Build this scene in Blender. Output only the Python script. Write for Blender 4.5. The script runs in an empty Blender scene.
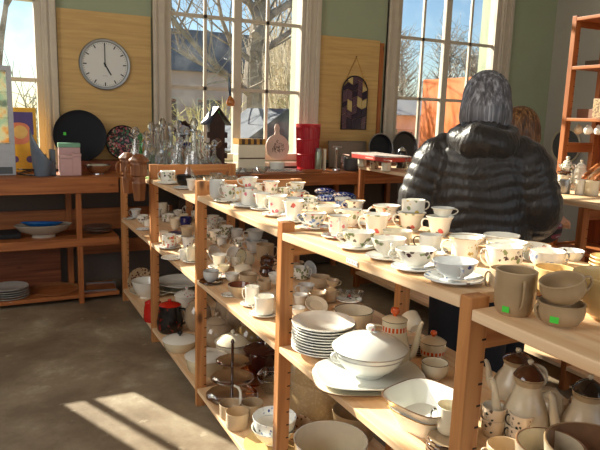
import bpy, bmesh, math, random
from mathutils import Vector, Matrix, Euler, noise
PI = math.pi
sc = bpy.context.scene
col = sc.collection
rnd = random.Random(7)

# ------------------------------------------------------------------ camera
FPX, PITCH, ROLL, YAW = 608.387, 0.17935, 0.03113, 0.47365
CAM = Vector((-0.7795, 0.0, 1.32075))
F_ = Vector((math.sin(YAW)*math.cos(PITCH), math.cos(YAW)*math.cos(PITCH), -math.sin(PITCH)))
R0 = Vector((math.cos(YAW), -math.sin(YAW), 0)); U0 = R0.cross(F_)
R_ = R0*math.cos(ROLL) + U0*math.sin(ROLL); U_ = -R0*math.sin(ROLL) + U0*math.cos(ROLL)
cd = bpy.data.cameras.new('camera'); cam = bpy.data.objects.new('camera', cd); col.objects.link(cam)
cd.sensor_width = 36; cd.lens = FPX/600*36; cd.clip_start = .05; cd.clip_end = 300
cam.matrix_world = Matrix(((R_.x, U_.x, -F_.x, CAM.x), (R_.y, U_.y, -F_.y, CAM.y), (R_.z, U_.z, -F_.z, CAM.z), (0, 0, 0, 1)))
sc.camera = cam

# ------------------------------------------------------------------ world, sun, exposure
SUNV = Vector((-0.395*math.cos(.50), 0.919*math.cos(.50), math.sin(.50)))    # towards the sun
w = bpy.data.worlds.new('world'); sc.world = w; w.use_nodes = True
nt = w.node_tree; nt.nodes.clear()
sky = nt.nodes.new('ShaderNodeTexSky'); sky.sky_type = 'NISHITA'; sky.sun_disc = False
sky.sun_elevation = math.radians(28.6); sky.sun_rotation = math.atan2(SUNV.x, SUNV.y)
sky.air_density = 1.0; sky.dust_density = .25; sky.ozone_density = 3.0; sky.altitude = 50
bg = nt.nodes.new('ShaderNodeBackground'); bg.inputs['Strength'].default_value = .125
wo = nt.nodes.new('ShaderNodeOutputWorld')
nt.links.new(sky.outputs[0], bg.inputs[0]); nt.links.new(bg.outputs[0], wo.inputs[0])
sd = bpy.data.lights.new('sun', 'SUN'); sun = bpy.data.objects.new('sun', sd); col.objects.link(sun)
sd.energy = 14.0; sd.angle = math.radians(.6); sd.color = (1.0, .91, .77)
sun.rotation_euler = SUNV.to_track_quat('Z', 'Y').to_euler(); sun.location = (-3, 9, 6)
ad = bpy.data.lights.new('rear_fill', 'AREA'); ar = bpy.data.objects.new('rear_fill', ad); col.objects.link(ar)
ad.shape = 'RECTANGLE'; ad.size = 7.0; ad.size_y = 3.0; ad.energy = 62; ad.color = (1.0, .95, .88)   # added fill lamp behind the camera, lifts the ambient light
ar.location = (-.8, -3.3, 2.2); ar.rotation_euler = (math.radians(82), 0, 0)
al = bpy.data.lights.new('side_fill', 'AREA'); ao = bpy.data.objects.new('side_fill', al); col.objects.link(ao)
al.shape = 'RECTANGLE'; al.size = 4.0; al.size_y = 2.2; al.energy = 110; al.color = (1.0, .97, .92)       # added fill lamp at the left, brightens back wall and aisle side
ao.location = (-3.5, 1.2, 2.3); ao.rotation_euler = (0, math.radians(-82), 0)
sc.view_settings.view_transform = 'Standard'; sc.view_settings.look = 'None'
sc.view_settings.gamma = 1; sc.view_settings.use_curve_mapping = False
sc.view_settings.exposure = 0.25

# ------------------------------------------------------------------ placement: a pixel of the photo on a real horizontal or vertical plane
def ray(u, v): return F_ + R_*((u-300)/FPX) - U_*((v-225)/FPX)
Y3, PT = .8152, .85
def posty(k): return {0: .8152, 1: 1.6395, 2: 2.4895, 3: 3.3395, 4: 4.19, -1: -.035}[k]
LV = {'T0': None, 'T1': .968, 'T2': .947, 'T3': .935, 'Tn': .977, 'M0': .601, 'M1': .597, 'M2': .590, 'M3': .585, 'Mn': .60,
      'B': .090, 'BENCH': .870, 'BM': .455, 'BB': .03, 'FL': 0.0, 'RT': .95}
def T0z(y): return .9945 - .034*(y-.8152)
def at(u, v, key, dz=0):
    d = ray(u, v)
    if key == 'T0':      # slightly tilted board: z + .034*y = c
        c = .9945 + .034*.8152 + dz
        t = (c - CAM.z - .034*CAM.y)/(d.z + .034*d.y)
    else:
        z = (LV[key] if isinstance(key, str) else key) + dz
        t = (z - CAM.z)/d.z
    return CAM + d*t
def aty(u, v, y): d = ray(u, v); return CAM + d*((y-CAM.y)/d.y)
def atx(u, v, x): d = ray(u, v); return CAM + d*((x-CAM.x)/d.x)
def depth(p): return (Vector(p)-CAM).dot(F_)
def px(p, n): return n*depth(p)/FPX

# ------------------------------------------------------------------ materials
def srgb(r, g, b):
    f = lambda c: (c/255/12.92) if c/255 <= .04045 else ((c/255+.055)/1.055)**2.4
    return (f(r), f(g), f(b), 1)
def newmat(name):
    m = bpy.data.materials.new(name); m.use_nodes = True
    n = m.node_tree.nodes; b = n['Principled BSDF']
    return m, n, m.node_tree.links, b
def setp(b, rough=.5, metal=0, spec=.5, coat=0, trans=0):
    b.inputs['Roughness'].default_value = rough; b.inputs['Metallic'].default_value = metal
    b.inputs['Specular IOR Level'].default_value = spec; b.inputs['Coat Weight'].default_value = coat
    b.inputs['Transmission Weight'].default_value = trans
def ramp(n, stops, interp='LINEAR'):
    r = n.new('ShaderNodeValToRGB'); r.color_ramp.interpolation = interp
    e = r.color_ramp.elements
    while len(e) > 1: e.remove(e[-1])
    e[0].position, e[0].color = stops[0]
    for p, c in stops[1:]:
        k = e.new(p); k.color = c
    return r
def plain(name, c, rough=.5, metal=0, coat=0, var=.06, scale=30, bump=0, spec=.5):
    m, n, l, b = newmat(name); setp(b, rough, metal, spec, coat)
    tc = n.new('ShaderNodeTexCoord'); nz = n.new('ShaderNodeTexNoise'); nz.inputs['Scale'].default_value = scale
    nz.inputs['Detail'].default_value = 4
    l.new(tc.outputs['Object'], nz.inputs['Vector'])
    lo = tuple(max(0, x*(1-var)) for x in c[:3])+(1,); hi = tuple(min(1, x*(1+var)) for x in c[:3])+(1,)
    r = ramp(n, [(.3, lo), (.7, hi)]); l.new(nz.outputs['Fac'], r.inputs[0]); l.new(r.outputs[0], b.inputs['Base Color'])
    if bump:
        bp = n.new('ShaderNodeBump'); bp.inputs['Strength'].default_value = bump; bp.inputs['Distance'].default_value = .01
        l.new(nz.outputs['Fac'], bp.inputs['Height']); l.new(bp.outputs[0], b.inputs['Normal'])
    return m
def wood(name, base, dark, axis, rough=.5, knots=True):
    m, n, l, b = newmat(name); setp(b, rough, spec=.4)
    tc = n.new('ShaderNodeTexCoord'); mp = n.new('ShaderNodeMapping')
    s = [26, 26, 26]; s[axis] = 1.6; mp.inputs['Scale'].default_value = s
    l.new(tc.outputs['Object'], mp.inputs[0])
    nz = n.new('ShaderNodeTexNoise'); nz.inputs['Scale'].default_value = 1.5; nz.inputs['Detail'].default_value = 6; nz.inputs['Distortion'].default_value = .6
    l.new(mp.outputs[0], nz.inputs['Vector'])
    r = ramp(n, [(.28, dark), (.5, tuple((a*.45+c*.55) for a, c in zip(dark, base))), (.66, base)])
    l.new(nz.outputs['Fac'], r.inputs[0])
    out = r.outputs[0]
    if knots:
        mp2 = n.new('ShaderNodeMapping'); s2 = [9, 9, 9]; s2[axis] = 4.0; mp2.inputs['Scale'].default_value = s2
        l.new(tc.outputs['Object'], mp2.inputs[0])
        vo = n.new('ShaderNodeTexVoronoi'); vo.inputs['Scale'].default_value = .9; l.new(mp2.outputs[0], vo.inputs['Vector'])
        kr = ramp(n, [(.05, (1, 1, 1, 1)), (.13, (0, 0, 0, 1))]); l.new(vo.outputs['Distance'], kr.inputs[0])
        mx = n.new('ShaderNodeMix'); mx.data_type = 'RGBA'; mx.inputs[7].default_value = tuple(x*.35 for x in dark[:3])+(1,)
        l.new(kr.outputs[0], mx.inputs[0]); l.new(out, mx.inputs[6]); out = mx.outputs[2]
    l.new(out, b.inputs['Base Color'])
    bp = n.new('ShaderNodeBump'); bp.inputs['Strength'].default_value = .15; bp.inputs['Distance'].default_value = .003
    l.new(nz.outputs['Fac'], bp.inputs['Height']); l.new(bp.outputs[0], b.inputs['Normal'])
    return m
def floral(name, base, cols, scale=42, size=.30, dens=.5, rough=.12, seed=0.0, band=None, rim=None):
    """glazed china with scattered sprigs: coloured blobs of a cell pattern, a band of heights may be left plain"""
    m, n, l, b = newmat(name); setp(b, rough, coat=.4)
    tc = n.new('ShaderNodeTexCoord'); mp = n.new('ShaderNodeMapping'); mp.inputs['Location'].default_value = (seed, seed*.7, seed*.3)
    l.new(tc.outputs['Object'], mp.inputs[0])
    nz = n.new('ShaderNodeTexNoise'); nz.inputs['Scale'].default_value = 260; nz.inputs['Detail'].default_value = 2
    l.new(mp.outputs[0], nz.inputs['Vector'])
    vo = n.new('ShaderNodeTexVoronoi'); vo.inputs['Scale'].default_value = scale*1.3; l.new(mp.outputs[0], vo.inputs['Vector'])
    ma = n.new('ShaderNodeMath'); ma.operation = 'MULTIPLY_ADD'; ma.inputs[1].default_value = .45; l.new(nz.outputs['Fac'], ma.inputs[0]); l.new(vo.outputs['Distance'], ma.inputs[2])
    sr = ramp(n, [(size+.22, (1, 1, 1, 1)), (size+.27, (0, 0, 0, 1))]); l.new(ma.outputs[0], sr.inputs[0])
    st = [(i/len(cols), c) for i, c in enumerate(cols)]
    sep = n.new('ShaderNodeSeparateColor'); l.new(vo.outputs['Color'], sep.inputs[0])
    cr = ramp(n, st, 'CONSTANT'); l.new(sep.outputs[0], cr.inputs[0])
    big = n.new('ShaderNodeTexNoise'); big.inputs['Scale'].default_value = 17; l.new(mp.outputs[0], big.inputs['Vector'])
    br = ramp(n, [(dens-.01, (0, 0, 0, 1)), (dens+.02, (1, 1, 1, 1))]); l.new(big.outputs['Fac'], br.inputs[0])
    mu = n.new('ShaderNodeMath'); mu.operation = 'MULTIPLY'; l.new(sr.outputs[0], mu.inputs[0]); l.new(br.outputs[0], mu.inputs[1])
    fac = mu.outputs[0]
    mx = n.new('ShaderNodeMix'); mx.data_type = 'RGBA'; mx.inputs[6].default_value = base
    l.new(fac, mx.inputs[0]); l.new(cr.outputs[0], mx.inputs[7]); l.new(mx.outputs[2], b.inputs['Base Color'])
    return m
def speckle(name, base, c2, scale=120, rough=.3, thr=.55):
    m, n, l, b = newmat(name); setp(b, rough, coat=.2)
    tc = n.new('ShaderNodeTexCoord'); nz = n.new('ShaderNodeTexNoise'); nz.inputs['Scale'].default_value = scale; nz.inputs['Detail'].default_value = 3
    l.new(tc.outputs['Object'], nz.inputs['Vector'])
    r = ramp(n, [(thr, base), (thr+.04, c2)]); l.new(nz.outputs['Fac'], r.inputs[0]); l.new(r.outputs[0], b.inputs['Base Color'])
    return m
def glassy(name, tint=(1, 1, 1, 1), refl=.25, refr=.35, rough=0):
    m = bpy.data.materials.new(name); m.use_nodes = True; n = m.node_tree.nodes; l = m.node_tree.links; n.clear()
    o = n.new('ShaderNodeOutputMaterial'); tr = n.new('ShaderNodeBsdfTransparent'); tr.inputs[0].default_value = tint
    gl = n.new('ShaderNodeBsdfGlossy'); gl.inputs['Roughness'].default_value = .03+rough
    rf = n.new('ShaderNodeBsdfGlass'); rf.inputs['Color'].default_value = tint; rf.inputs['IOR'].default_value = 1.4; rf.inputs['Roughness'].default_value = rough
    lw = n.new('ShaderNodeLayerWeight'); lw.inputs[0].default_value = refl
    m1 = n.new('ShaderNodeMixShader'); m1.inputs[0].default_value = refr; l.new(tr.outputs[0], m1.inputs[1]); l.new(rf.outputs[0], m1.inputs[2])
    m2 = n.new('ShaderNodeMixShader'); l.new(lw.outputs['Fresnel' if refr < .01 else 'Facing'], m2.inputs[0]); l.new(m1.outputs[0], m2.inputs[1]); l.new(gl.outputs[0], m2.inputs[2])
    l.new(m2.outputs[0], o.inputs[0])
    return m
def pane(name, dirt=.06):
    m = bpy.data.materials.new(name); m.use_nodes = True; n = m.node_tree.nodes; l = m.node_tree.links; n.clear()
    o = n.new('ShaderNodeOutputMaterial'); tr = n.new('ShaderNodeBsdfTransparent'); tr.inputs[0].default_value = (.96, .98, .97, 1)
    gl = n.new('ShaderNodeBsdfGlossy'); gl.inputs['Roughness'].default_value = .02
    fr = n.new('ShaderNodeFresnel'); fr.inputs[0].default_value = 1.25
    m1 = n.new('ShaderNodeMixShader'); l.new(fr.outputs[0], m1.inputs[0]); l.new(tr.outputs[0], m1.inputs[1]); l.new(gl.outputs[0], m1.inputs[2])
    tl = n.new('ShaderNodeBsdfTranslucent'); tl.inputs[0].default_value = (.8, .82, .8, 1)
    tc = n.new('ShaderNodeTexCoord'); nz = n.new('ShaderNodeTexNoise'); nz.inputs['Scale'].default_value = 7; nz.inputs['Detail'].default_value = 8
    l.new(tc.outputs['Object'], nz.inputs['Vector'])
    r = ramp(n, [(.45, (0, 0, 0, 1)), (.85, (dirt, dirt, dirt, 1))]); l.new(nz.outputs['Fac'], r.inputs[0])
    m2 = n.new('ShaderNodeMixShader'); l.new(r.outputs[0], m2.inputs[0]); l.new(m1.outputs[0], m2.inputs[1]); l.new(tl.outputs[0], m2.inputs[2])
    l.new(m2.outputs[0], o.inputs[0]); return m

PB, PD = srgb(204, 144, 88), srgb(164, 100, 54)
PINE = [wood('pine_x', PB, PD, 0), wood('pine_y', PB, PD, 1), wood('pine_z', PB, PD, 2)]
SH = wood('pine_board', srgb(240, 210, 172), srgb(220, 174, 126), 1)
OB, OD = srgb(176, 108, 58), srgb(132, 72, 34)
OPINE = [wood('amber_pine_x', OB, OD, 0), wood('amber_pine_y', OB, OD, 1), wood('amber_pine_z', OB, OD, 2)]
PLY = wood('plywood', srgb(206, 170, 108), srgb(186, 148, 90), 0, knots=False)
DPLY = wood('brown_plywood', srgb(150, 86, 50), srgb(104, 52, 28), 0)
HOLE = plain('peg_hole', srgb(45, 25, 12), .8)
WHITE = plain('white_china', srgb(236, 233, 222), .12, coat=.4, var=.02)
CREAM = plain('cream_china', srgb(232, 222, 196), .14, coat=.4, var=.03)
GREYW = plain('grey_white_china', srgb(205, 205, 200), .15, coat=.3, var=.03)
TAN = plain('tan_stoneware', srgb(190, 166, 134), .3, coat=.2, var=.05)
YELT = plain('yellow_stoneware', srgb(216, 184, 126), .3, coat=.2, var=.05)
BUFF = plain('buff_stoneware', srgb(166, 140, 106), .35, var=.08)
BRN = plain('brown_glaze', srgb(70, 36, 20), .12, coat=.6, var=.1)
BRNIN = plain('brown_bowl_glaze', srgb(134, 100, 74), .15, coat=.5, var=.06)
BLACK = plain('black_glaze', srgb(18, 17, 18), .15, coat=.5)
BLUE = plain('cobalt_glaze', srgb(24, 30, 96), .12, coat=.6)
GOLD = plain('gold_rim', srgb(176, 130, 60), .3, metal=.8)
LINE = plain('brown_line', srgb(96, 66, 44), .3)
ORANGE = plain('orange_glaze', srgb(214, 88, 26), .2, coat=.4)
RED = plain('red_enamel', srgb(190, 30, 20), .2, coat=.4)
STEEL = plain('steel', srgb(214, 215, 218), .2, metal=1, var=.03)
DSTEEL = plain('dull_steel', srgb(150, 150, 150), .35, metal=.9)
GREENSTK = plain('green_price_sticker', srgb(70, 200, 60), .6, var=.02)
YELSTK = plain('yellow_price_sticker', srgb(210, 220, 40), .6, var=.02)
G_, K_, P_, R2_, Y_, O_, B_, DB_ = srgb(130, 142, 96), srgb(104, 88, 76), srgb(222, 128, 142), srgb(206, 84, 84), srgb(222, 186, 92), srgb(222, 152, 104), srgb(120, 142, 184), srgb(56, 74, 146)
W_ = srgb(238, 234, 222)
FL = {
 'rose': floral('rose_sprig_china', W_, [P_, G_, R2_, P_, G_], 38, .34, .50, seed=.3),
 'pink': floral('pink_sprig_china', W_, [P_, P_, G_], 44, .30, .52, seed=1.7),
 'red': floral('red_rose_china', W_, [R2_, G_, Y_, K_], 34, .36, .53, seed=2.9),
 'mixed': floral('mixed_posy_china', W_, [O_, B_, P_, G_, B_], 52, .42, .42, seed=4.1),
 'yellow': floral('yellow_flower_china', W_, [Y_, G_, Y_], 40, .34, .52, seed=5.3),
 'blue': floral('blue_sprig_china', srgb(226, 228, 226), [DB_, B_, K_], 46, .30, .52, seed=6.1),
 'willow': floral('blue_transfer_china', srgb(222, 226, 235), [DB_, srgb(24, 40, 120), B_], 70, .62, .30, seed=7.7),
 'leaf': floral('green_leaf_china', W_, [G_, K_, G_], 60, .44, .45, seed=8.2),
 'dark': floral('dark_sprig_china', srgb(230, 226, 214), [K_, srgb(60, 30, 40), G_], 46, .34, .5, seed=9.4),
 'orange': floral('orange_band_china', W_, [O_, R2_, G_], 46, .40, .42, seed=3.2),
 'star': floral('star_flower_china', srgb(226, 206, 180), [K_, srgb(40, 52, 46)], 55, .26, .50, seed=2.2),
 'gold': floral('gilt_scroll_china', W_, [srgb(190, 160, 90), srgb(200, 180, 120)], 64, .36, .45, seed=1.1),
 'brown': floral('brown_flower_stoneware', srgb(190, 160, 125), [srgb(100, 60, 40), srgb(120, 80, 60)], 40, .36, .45, seed=6.6),
 'white': WHITE, 'cream': CREAM, 'grey': GREYW, 'tan': TAN, 'yellowtan': YELT, 'buff': BUFF, 'brownglaze': BRN, 'black': BLACK, 'cobalt': BLUE,
}
CRYSTAL = glassy('cut_glass', (.96, .98, .99, 1), .55, .45)
CLEAR = glassy('clear_glass', (.95, .97, .96, 1), .3, .25)
GREENG = glassy('green_glass', (.45, .85, .6, 1), .3, .35)
BLUEG = glassy('blue_glass', (.08, .1, .75, 1), .3, .3)

# ------------------------------------------------------------------ mesh helpers
def fin(bm, name, mats, parent=None, loc=None, rot=None, smooth=True, sharp=35):
    me = bpy.data.meshes.new(name); bmesh.ops.recalc_face_normals(bm, faces=bm.faces)
    if smooth:
        for f in bm.faces: f.smooth = True
    bm.to_mesh(me); bm.free()
    if smooth: me.set_sharp_from_angle(angle=math.radians(sharp))
    for m in (mats if isinstance(mats, (list, tuple)) else [mats]): me.materials.append(m)
    o = bpy.data.objects.new(name, me); col.objects.link(o)
    if parent: o.parent = parent
    if loc is not None: o.location = loc
    if rot is not None: o.rotation_euler = rot
    return o
def empty(name, label, cat, loc=(0, 0, 0), rot=(0, 0, 0), group=None):
    o = bpy.data.objects.new(name, None); col.objects.link(o); o.empty_display_size = .02
    o.location = loc; o.rotation_euler = rot; o['label'] = label; o['category'] = cat
    if group: o['group'] = group
    return o
def tag(o, label, cat, group=None, kind=None):
    o['label'] = label; o['category'] = cat
    if group: o['group'] = group
    if kind: o['kind'] = kind
    return o
def struct(o): o['kind'] = 'structure'; return o
def box(bm, x0, x1, y0, y1, z0, z1, mi=0, bev=0):
    vs = [bm.verts.new(p) for p in ((x0, y0, z0), (x1, y0, z0), (x1, y1, z0), (x0, y1, z0), (x0, y0, z1), (x1, y0, z1), (x1, y1, z1), (x0, y1, z1))]
    fs = [bm.faces.new([vs[i] for i in q]) for q in ((3, 2, 1, 0), (4, 5, 6, 7), (0, 1, 5, 4), (1, 2, 6, 5), (2, 3, 7, 6), (3, 0, 4, 7))]
    for f in fs: f.material_index = mi
    if bev:
        es = list({e for f in fs for e in f.edges})
        r = bmesh.ops.bevel(bm, geom=es, offset=bev, segments=2, affect='EDGES', profile=.6)
        for f in r['faces']: f.material_index = mi
    return fs
def lathe(bm, prof, seg=32, mi=0, scal=None, sq=0, cx=0, cy=0, cz=0, sx=1, sy=1, caps=True):
    """prof: list of (r, z[, material]); r == 0 ends close to a point"""
    rings = []
    for p in prof:
        r, z = p[0], p[1]
        if r < 1e-6: rings.append([bm.verts.new((cx, cy, cz+z))]); continue
        ring = []
        for i in range(seg):
            a = 2*PI*i/seg; rr = r
            if scal: rr = r*(1+scal[0]*math.cos(scal[1]*a)*min(1, max(0, scal[2](z) if len(scal) > 2 else 1)))
            if sq:
                c, s = abs(math.cos(a)), abs(math.sin(a)); k = 4
                rr = rr*((1-sq) + sq/((c**k+s**k)**(1/k)))
            ring.append(bm.verts.new((cx+rr*math.cos(a)*sx, cy+rr*math.sin(a)*sy, cz+z)))
        rings.append(ring)
    for j in range(len(rings)-1):
        a, b = rings[j], rings[j+1]
        m = prof[j+1][2] if len(prof[j+1]) > 2 else mi
        for i in range(seg):
            k = (i+1) % seg
            if len(a) == 1 and len(b) == 1: break
            if len(a) == 1: f = bm.faces.new((a[0], b[k], b[i]))
            elif len(b) == 1: f = bm.faces.new((a[i], a[k], b[0]))
            else: f = bm.faces.new((a[i], a[k], b[k], b[i]))
            f.material_index = m
    return rings
def tube(bm, pts, rad, seg=8, mi=0, flat=1.0, closed=False):
    """sweep a round section along points; rad: number or list"""
    pts = [Vector(p) for p in pts]; n = len(pts)
    rads = rad if isinstance(rad, (list, tuple)) else [rad]*n
    rings = []; up = None
    for i, p in enumerate(pts):
        if closed: t = pts[(i+1) % n]-pts[i-1]
        else: t = pts[min(i+1, n-1)]-pts[max(i-1, 0)]
        t.normalize()
        if up is None:
            a = Vector((0, 0, 1)) if abs(t.z) < .9 else Vector((1, 0, 0)); up = (a-t*a.dot(t)).normalized()
        else: up = (up-t*up.dot(t)).normalized()
        s = t.cross(up)
        rings.append([bm.verts.new(p+up*(math.cos(2*PI*k/seg)*rads[i])+s*(math.sin(2*PI*k/seg)*rads[i]*flat)) for k in range(seg)])
    rng = range(n) if closed else range(n-1)
    for j in rng:
        a, b = rings[j], rings[(j+1) % n]
        for k in range(seg):
            q = (k+1) % seg
            f = bm.faces.new((a[k], a[q], b[q], b[k])); f.material_index = mi
    if not closed:
        for r in (rings[0][::-1], rings[-1]):
            f = bm.faces.new(r); f.material_index = mi
    return rings
def bez(p0, p1, p2, p3, n=10):
    p0, p1, p2, p3 = map(Vector, (p0, p1, p2, p3))
    return [p0*(1-t)**3 + p1*3*t*(1-t)**2 + p2*3*t*t*(1-t) + p3*t**3 for t in [i/n for i in range(n+1)]]
def copyt(root, **kw):
    c = root.copy(); col.objects.link(c)
    for ch in root.children:
        d = ch.copy(); col.objects.link(d); d.parent = c
        for g in ch.children:
            h = g.copy(); col.objects.link(h); h.parent = d
    return c

# ------------------------------------------------------------------ the room
def concrete():
    m, n, l, b = newmat('worn_concrete'); setp(b, .42, spec=.5)
    tc = n.new('ShaderNodeTexCoord')
    a = n.new('ShaderNodeTexNoise'); a.inputs['Scale'].default_value = 1.3; a.inputs['Detail'].default_value = 9; a.inputs['Roughness'].default_value = .72; a.inputs['Distortion'].default_value = .15
    l.new(tc.outputs['Object'], a.inputs['Vector'])
    r = ramp(n, [(.3, srgb(98, 84, 68)), (.46, srgb(128, 112, 92)), (.56, srgb(150, 136, 114)), (.62, srgb(172, 162, 142)), (.8, srgb(186, 176, 156))]); l.new(a.outputs['Fac'], r.inputs[0])
    v = n.new('ShaderNodeTexNoise'); v.inputs['Scale'].default_value = 14; v.inputs['Detail'].default_value = 6; l.new(tc.outputs['Object'], v.inputs['Vector'])
    sp = ramp(n, [(.66, (0, 0, 0, 1)), (.70, (1, 1, 1, 1))]); l.new(v.outputs['Fac'], sp.inputs[0])
    mx = n.new('ShaderNodeMix'); mx.data_type = 'RGBA'; mx.inputs[7].default_value = srgb(176, 164, 142)
    ms = n.new('ShaderNodeMath'); ms.operation = 'MULTIPLY'; ms.inputs[1].default_value = .55; l.new(sp.outputs[0], ms.inputs[0])
    l.new(ms.outputs[0], mx.inputs[0]); l.new(r.outputs[0], mx.inputs[6]); l.new(mx.outputs[2], b.inputs['Base Color'])
    rr = n.new('ShaderNodeMapRange'); rr.inputs['To Min'].default_value = .3; rr.inputs['To Max'].default_value = .65; l.new(a.outputs['Fac'], rr.inputs[0]); l.new(rr.outputs[0], b.inputs['Roughness'])
    bp = n.new('ShaderNodeBump'); bp.inputs['Strength'].default_value = .12; bp.inputs['Distance'].default_value = .01; l.new(v.outputs['Fac'], bp.inputs['Height']); l.new(bp.outputs[0], b.inputs['Normal'])
    return m
def wallmat(name, c1, c2, stain, dado=None):
    m, n, l, b = newmat(name); setp(b, .75)
    tc = n.new('ShaderNodeTexCoord'); a = n.new('ShaderNodeTexNoise'); a.inputs['Scale'].default_value = 1.1; a.inputs['Detail'].default_value = 8
    l.new(tc.outputs['Object'], a.inputs['Vector'])
    r = ramp(n, [(.3, c1), (.6, c2), (.78, stain)]); l.new(a.outputs['Fac'], r.inputs[0]); l.new(r.outputs[0], b.inputs['Base Color'])
    if dado:                                     # darker oil-painted dado below bench height
        sx = n.new('ShaderNodeSeparateXYZ'); l.new(tc.outputs['Object'], sx.inputs[0])
        gt = n.new('ShaderNodeMath'); gt.operation = 'LESS_THAN'; gt.inputs[1].default_value = .9; l.new(sx.outputs[2], gt.inputs[0])
        mx = n.new('ShaderNodeMix'); mx.data_type = 'RGBA'; l.new(gt.outputs[0], mx.inputs[0]); l.new(r.outputs[0], mx.inputs[6]); mx.inputs[7].default_value = dado; l.new(mx.outputs[2], b.inputs['Base Color'])
    k = n.new('ShaderNodeTexNoise'); k.inputs['Scale'].default_value = 60; l.new(tc.outputs['Object'], k.inputs['Vector'])
    bp = n.new('ShaderNodeBump'); bp.inputs['Strength'].default_value = .12; l.new(k.outputs['Fac'], bp.inputs['Height']); bp.inputs['Distance'].default_value = .004; l.new(bp.outputs[0], b.inputs['Normal'])
    return m
GREENWALL = wallmat('pale_green_wall', srgb(150, 160, 132), srgb(158, 166, 138), srgb(146, 148, 118), srgb(112, 98, 88))
GREYWALL = wallmat('grey_plaster', srgb(168, 162, 150), srgb(178, 172, 160), srgb(140, 126, 108))
CEIL = plain('ceiling_paint', srgb(205, 200, 185), .8, var=.03)
FRAME = plain('cream_window_paint', srgb(192, 180, 162), .5, var=.05, scale=14)
def peel():
    m, n, l, b = newmat('peeling_paint'); setp(b, .7)
    tc = n.new('ShaderNodeTexCoord'); mp = n.new('ShaderNodeMapping'); mp.inputs['Scale'].default_value = (5, 5, 14); l.new(tc.outputs['Object'], mp.inputs[0])
    a = n.new('ShaderNodeTexNoise'); a.inputs['Scale'].default_value = 1.6; a.inputs['Detail'].default_value = 3; l.new(mp.outputs[0], a.inputs['Vector'])
    r = ramp(n, [(.50, srgb(204, 194, 172)), (.53, srgb(58, 36, 24))]); l.new(a.outputs['Fac'], r.inputs[0]); l.new(r.outputs[0], b.inputs['Base Color']); return m
PEEL = peel()
WX0, WX1, WY0, WY1, WH = -3.6, 4.65, -3.4, 4.8, 3.95
bm = bmesh.new(); box(bm, WX0-.3, WX1+.3, WY0-.3, WY1+.3, -.12, 0); struct(fin(bm, 'floor', concrete(), smooth=False))
bm = bmesh.new(); box(bm, WX0-.3, WX1+.3, WY0-.3, WY1+.3, WH, WH+.12); struct(fin(bm, 'ceiling', CEIL, smooth=False))
WIN = [(-1.74, -.40), (.45, 1.68), (2.60, 3.88)]
WZ0, WZ1 = .93, 3.6
bm = bmesh.new()
xs = [WX0-.3] + [x for p in WIN for x in p] + [WX1+.3]
for i in range(0, len(xs), 2): box(bm, xs[i], xs[i+1], 4.8, 5.08, 0, WH)
for a, b_ in WIN: box(bm, a, b_, 4.8, 5.08, 0, WZ0); box(bm, a, b_, 4.8, 5.08, WZ1, WH)
struct(fin(bm, 'wall_back', GREENWALL, smooth=False))
bm = bmesh.new(); box(bm, WX1, WX1+.28, WY0, 4.8, 0, WH); struct(fin(bm, 'wall_right', GREYWALL, smooth=False))
bm = bmesh.new(); box(bm, WX0-.28, WX0, WY0, 4.8, 0, WH); struct(fin(bm, 'wall_left', GREYWALL, smooth=False))
bm = bmesh.new()                                  # wall behind the photographer, with two tall window openings
fx = [WX0, -3.2, -.6, .6, 3.9, WX1]
for i in (0, 2, 4): box(bm, fx[i], fx[i+1], WY0-.28, WY0, 0, WH)
for i in (1, 3): box(bm, fx[i], fx[i+1], WY0-.28, WY0, 0, .95); box(bm, fx[i], fx[i+1], WY0-.28, WY0, 3.4, WH)
struct(fin(bm, 'wall_front', GREYWALL, smooth=False))
PANE = pane('window_glass', .025)
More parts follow.
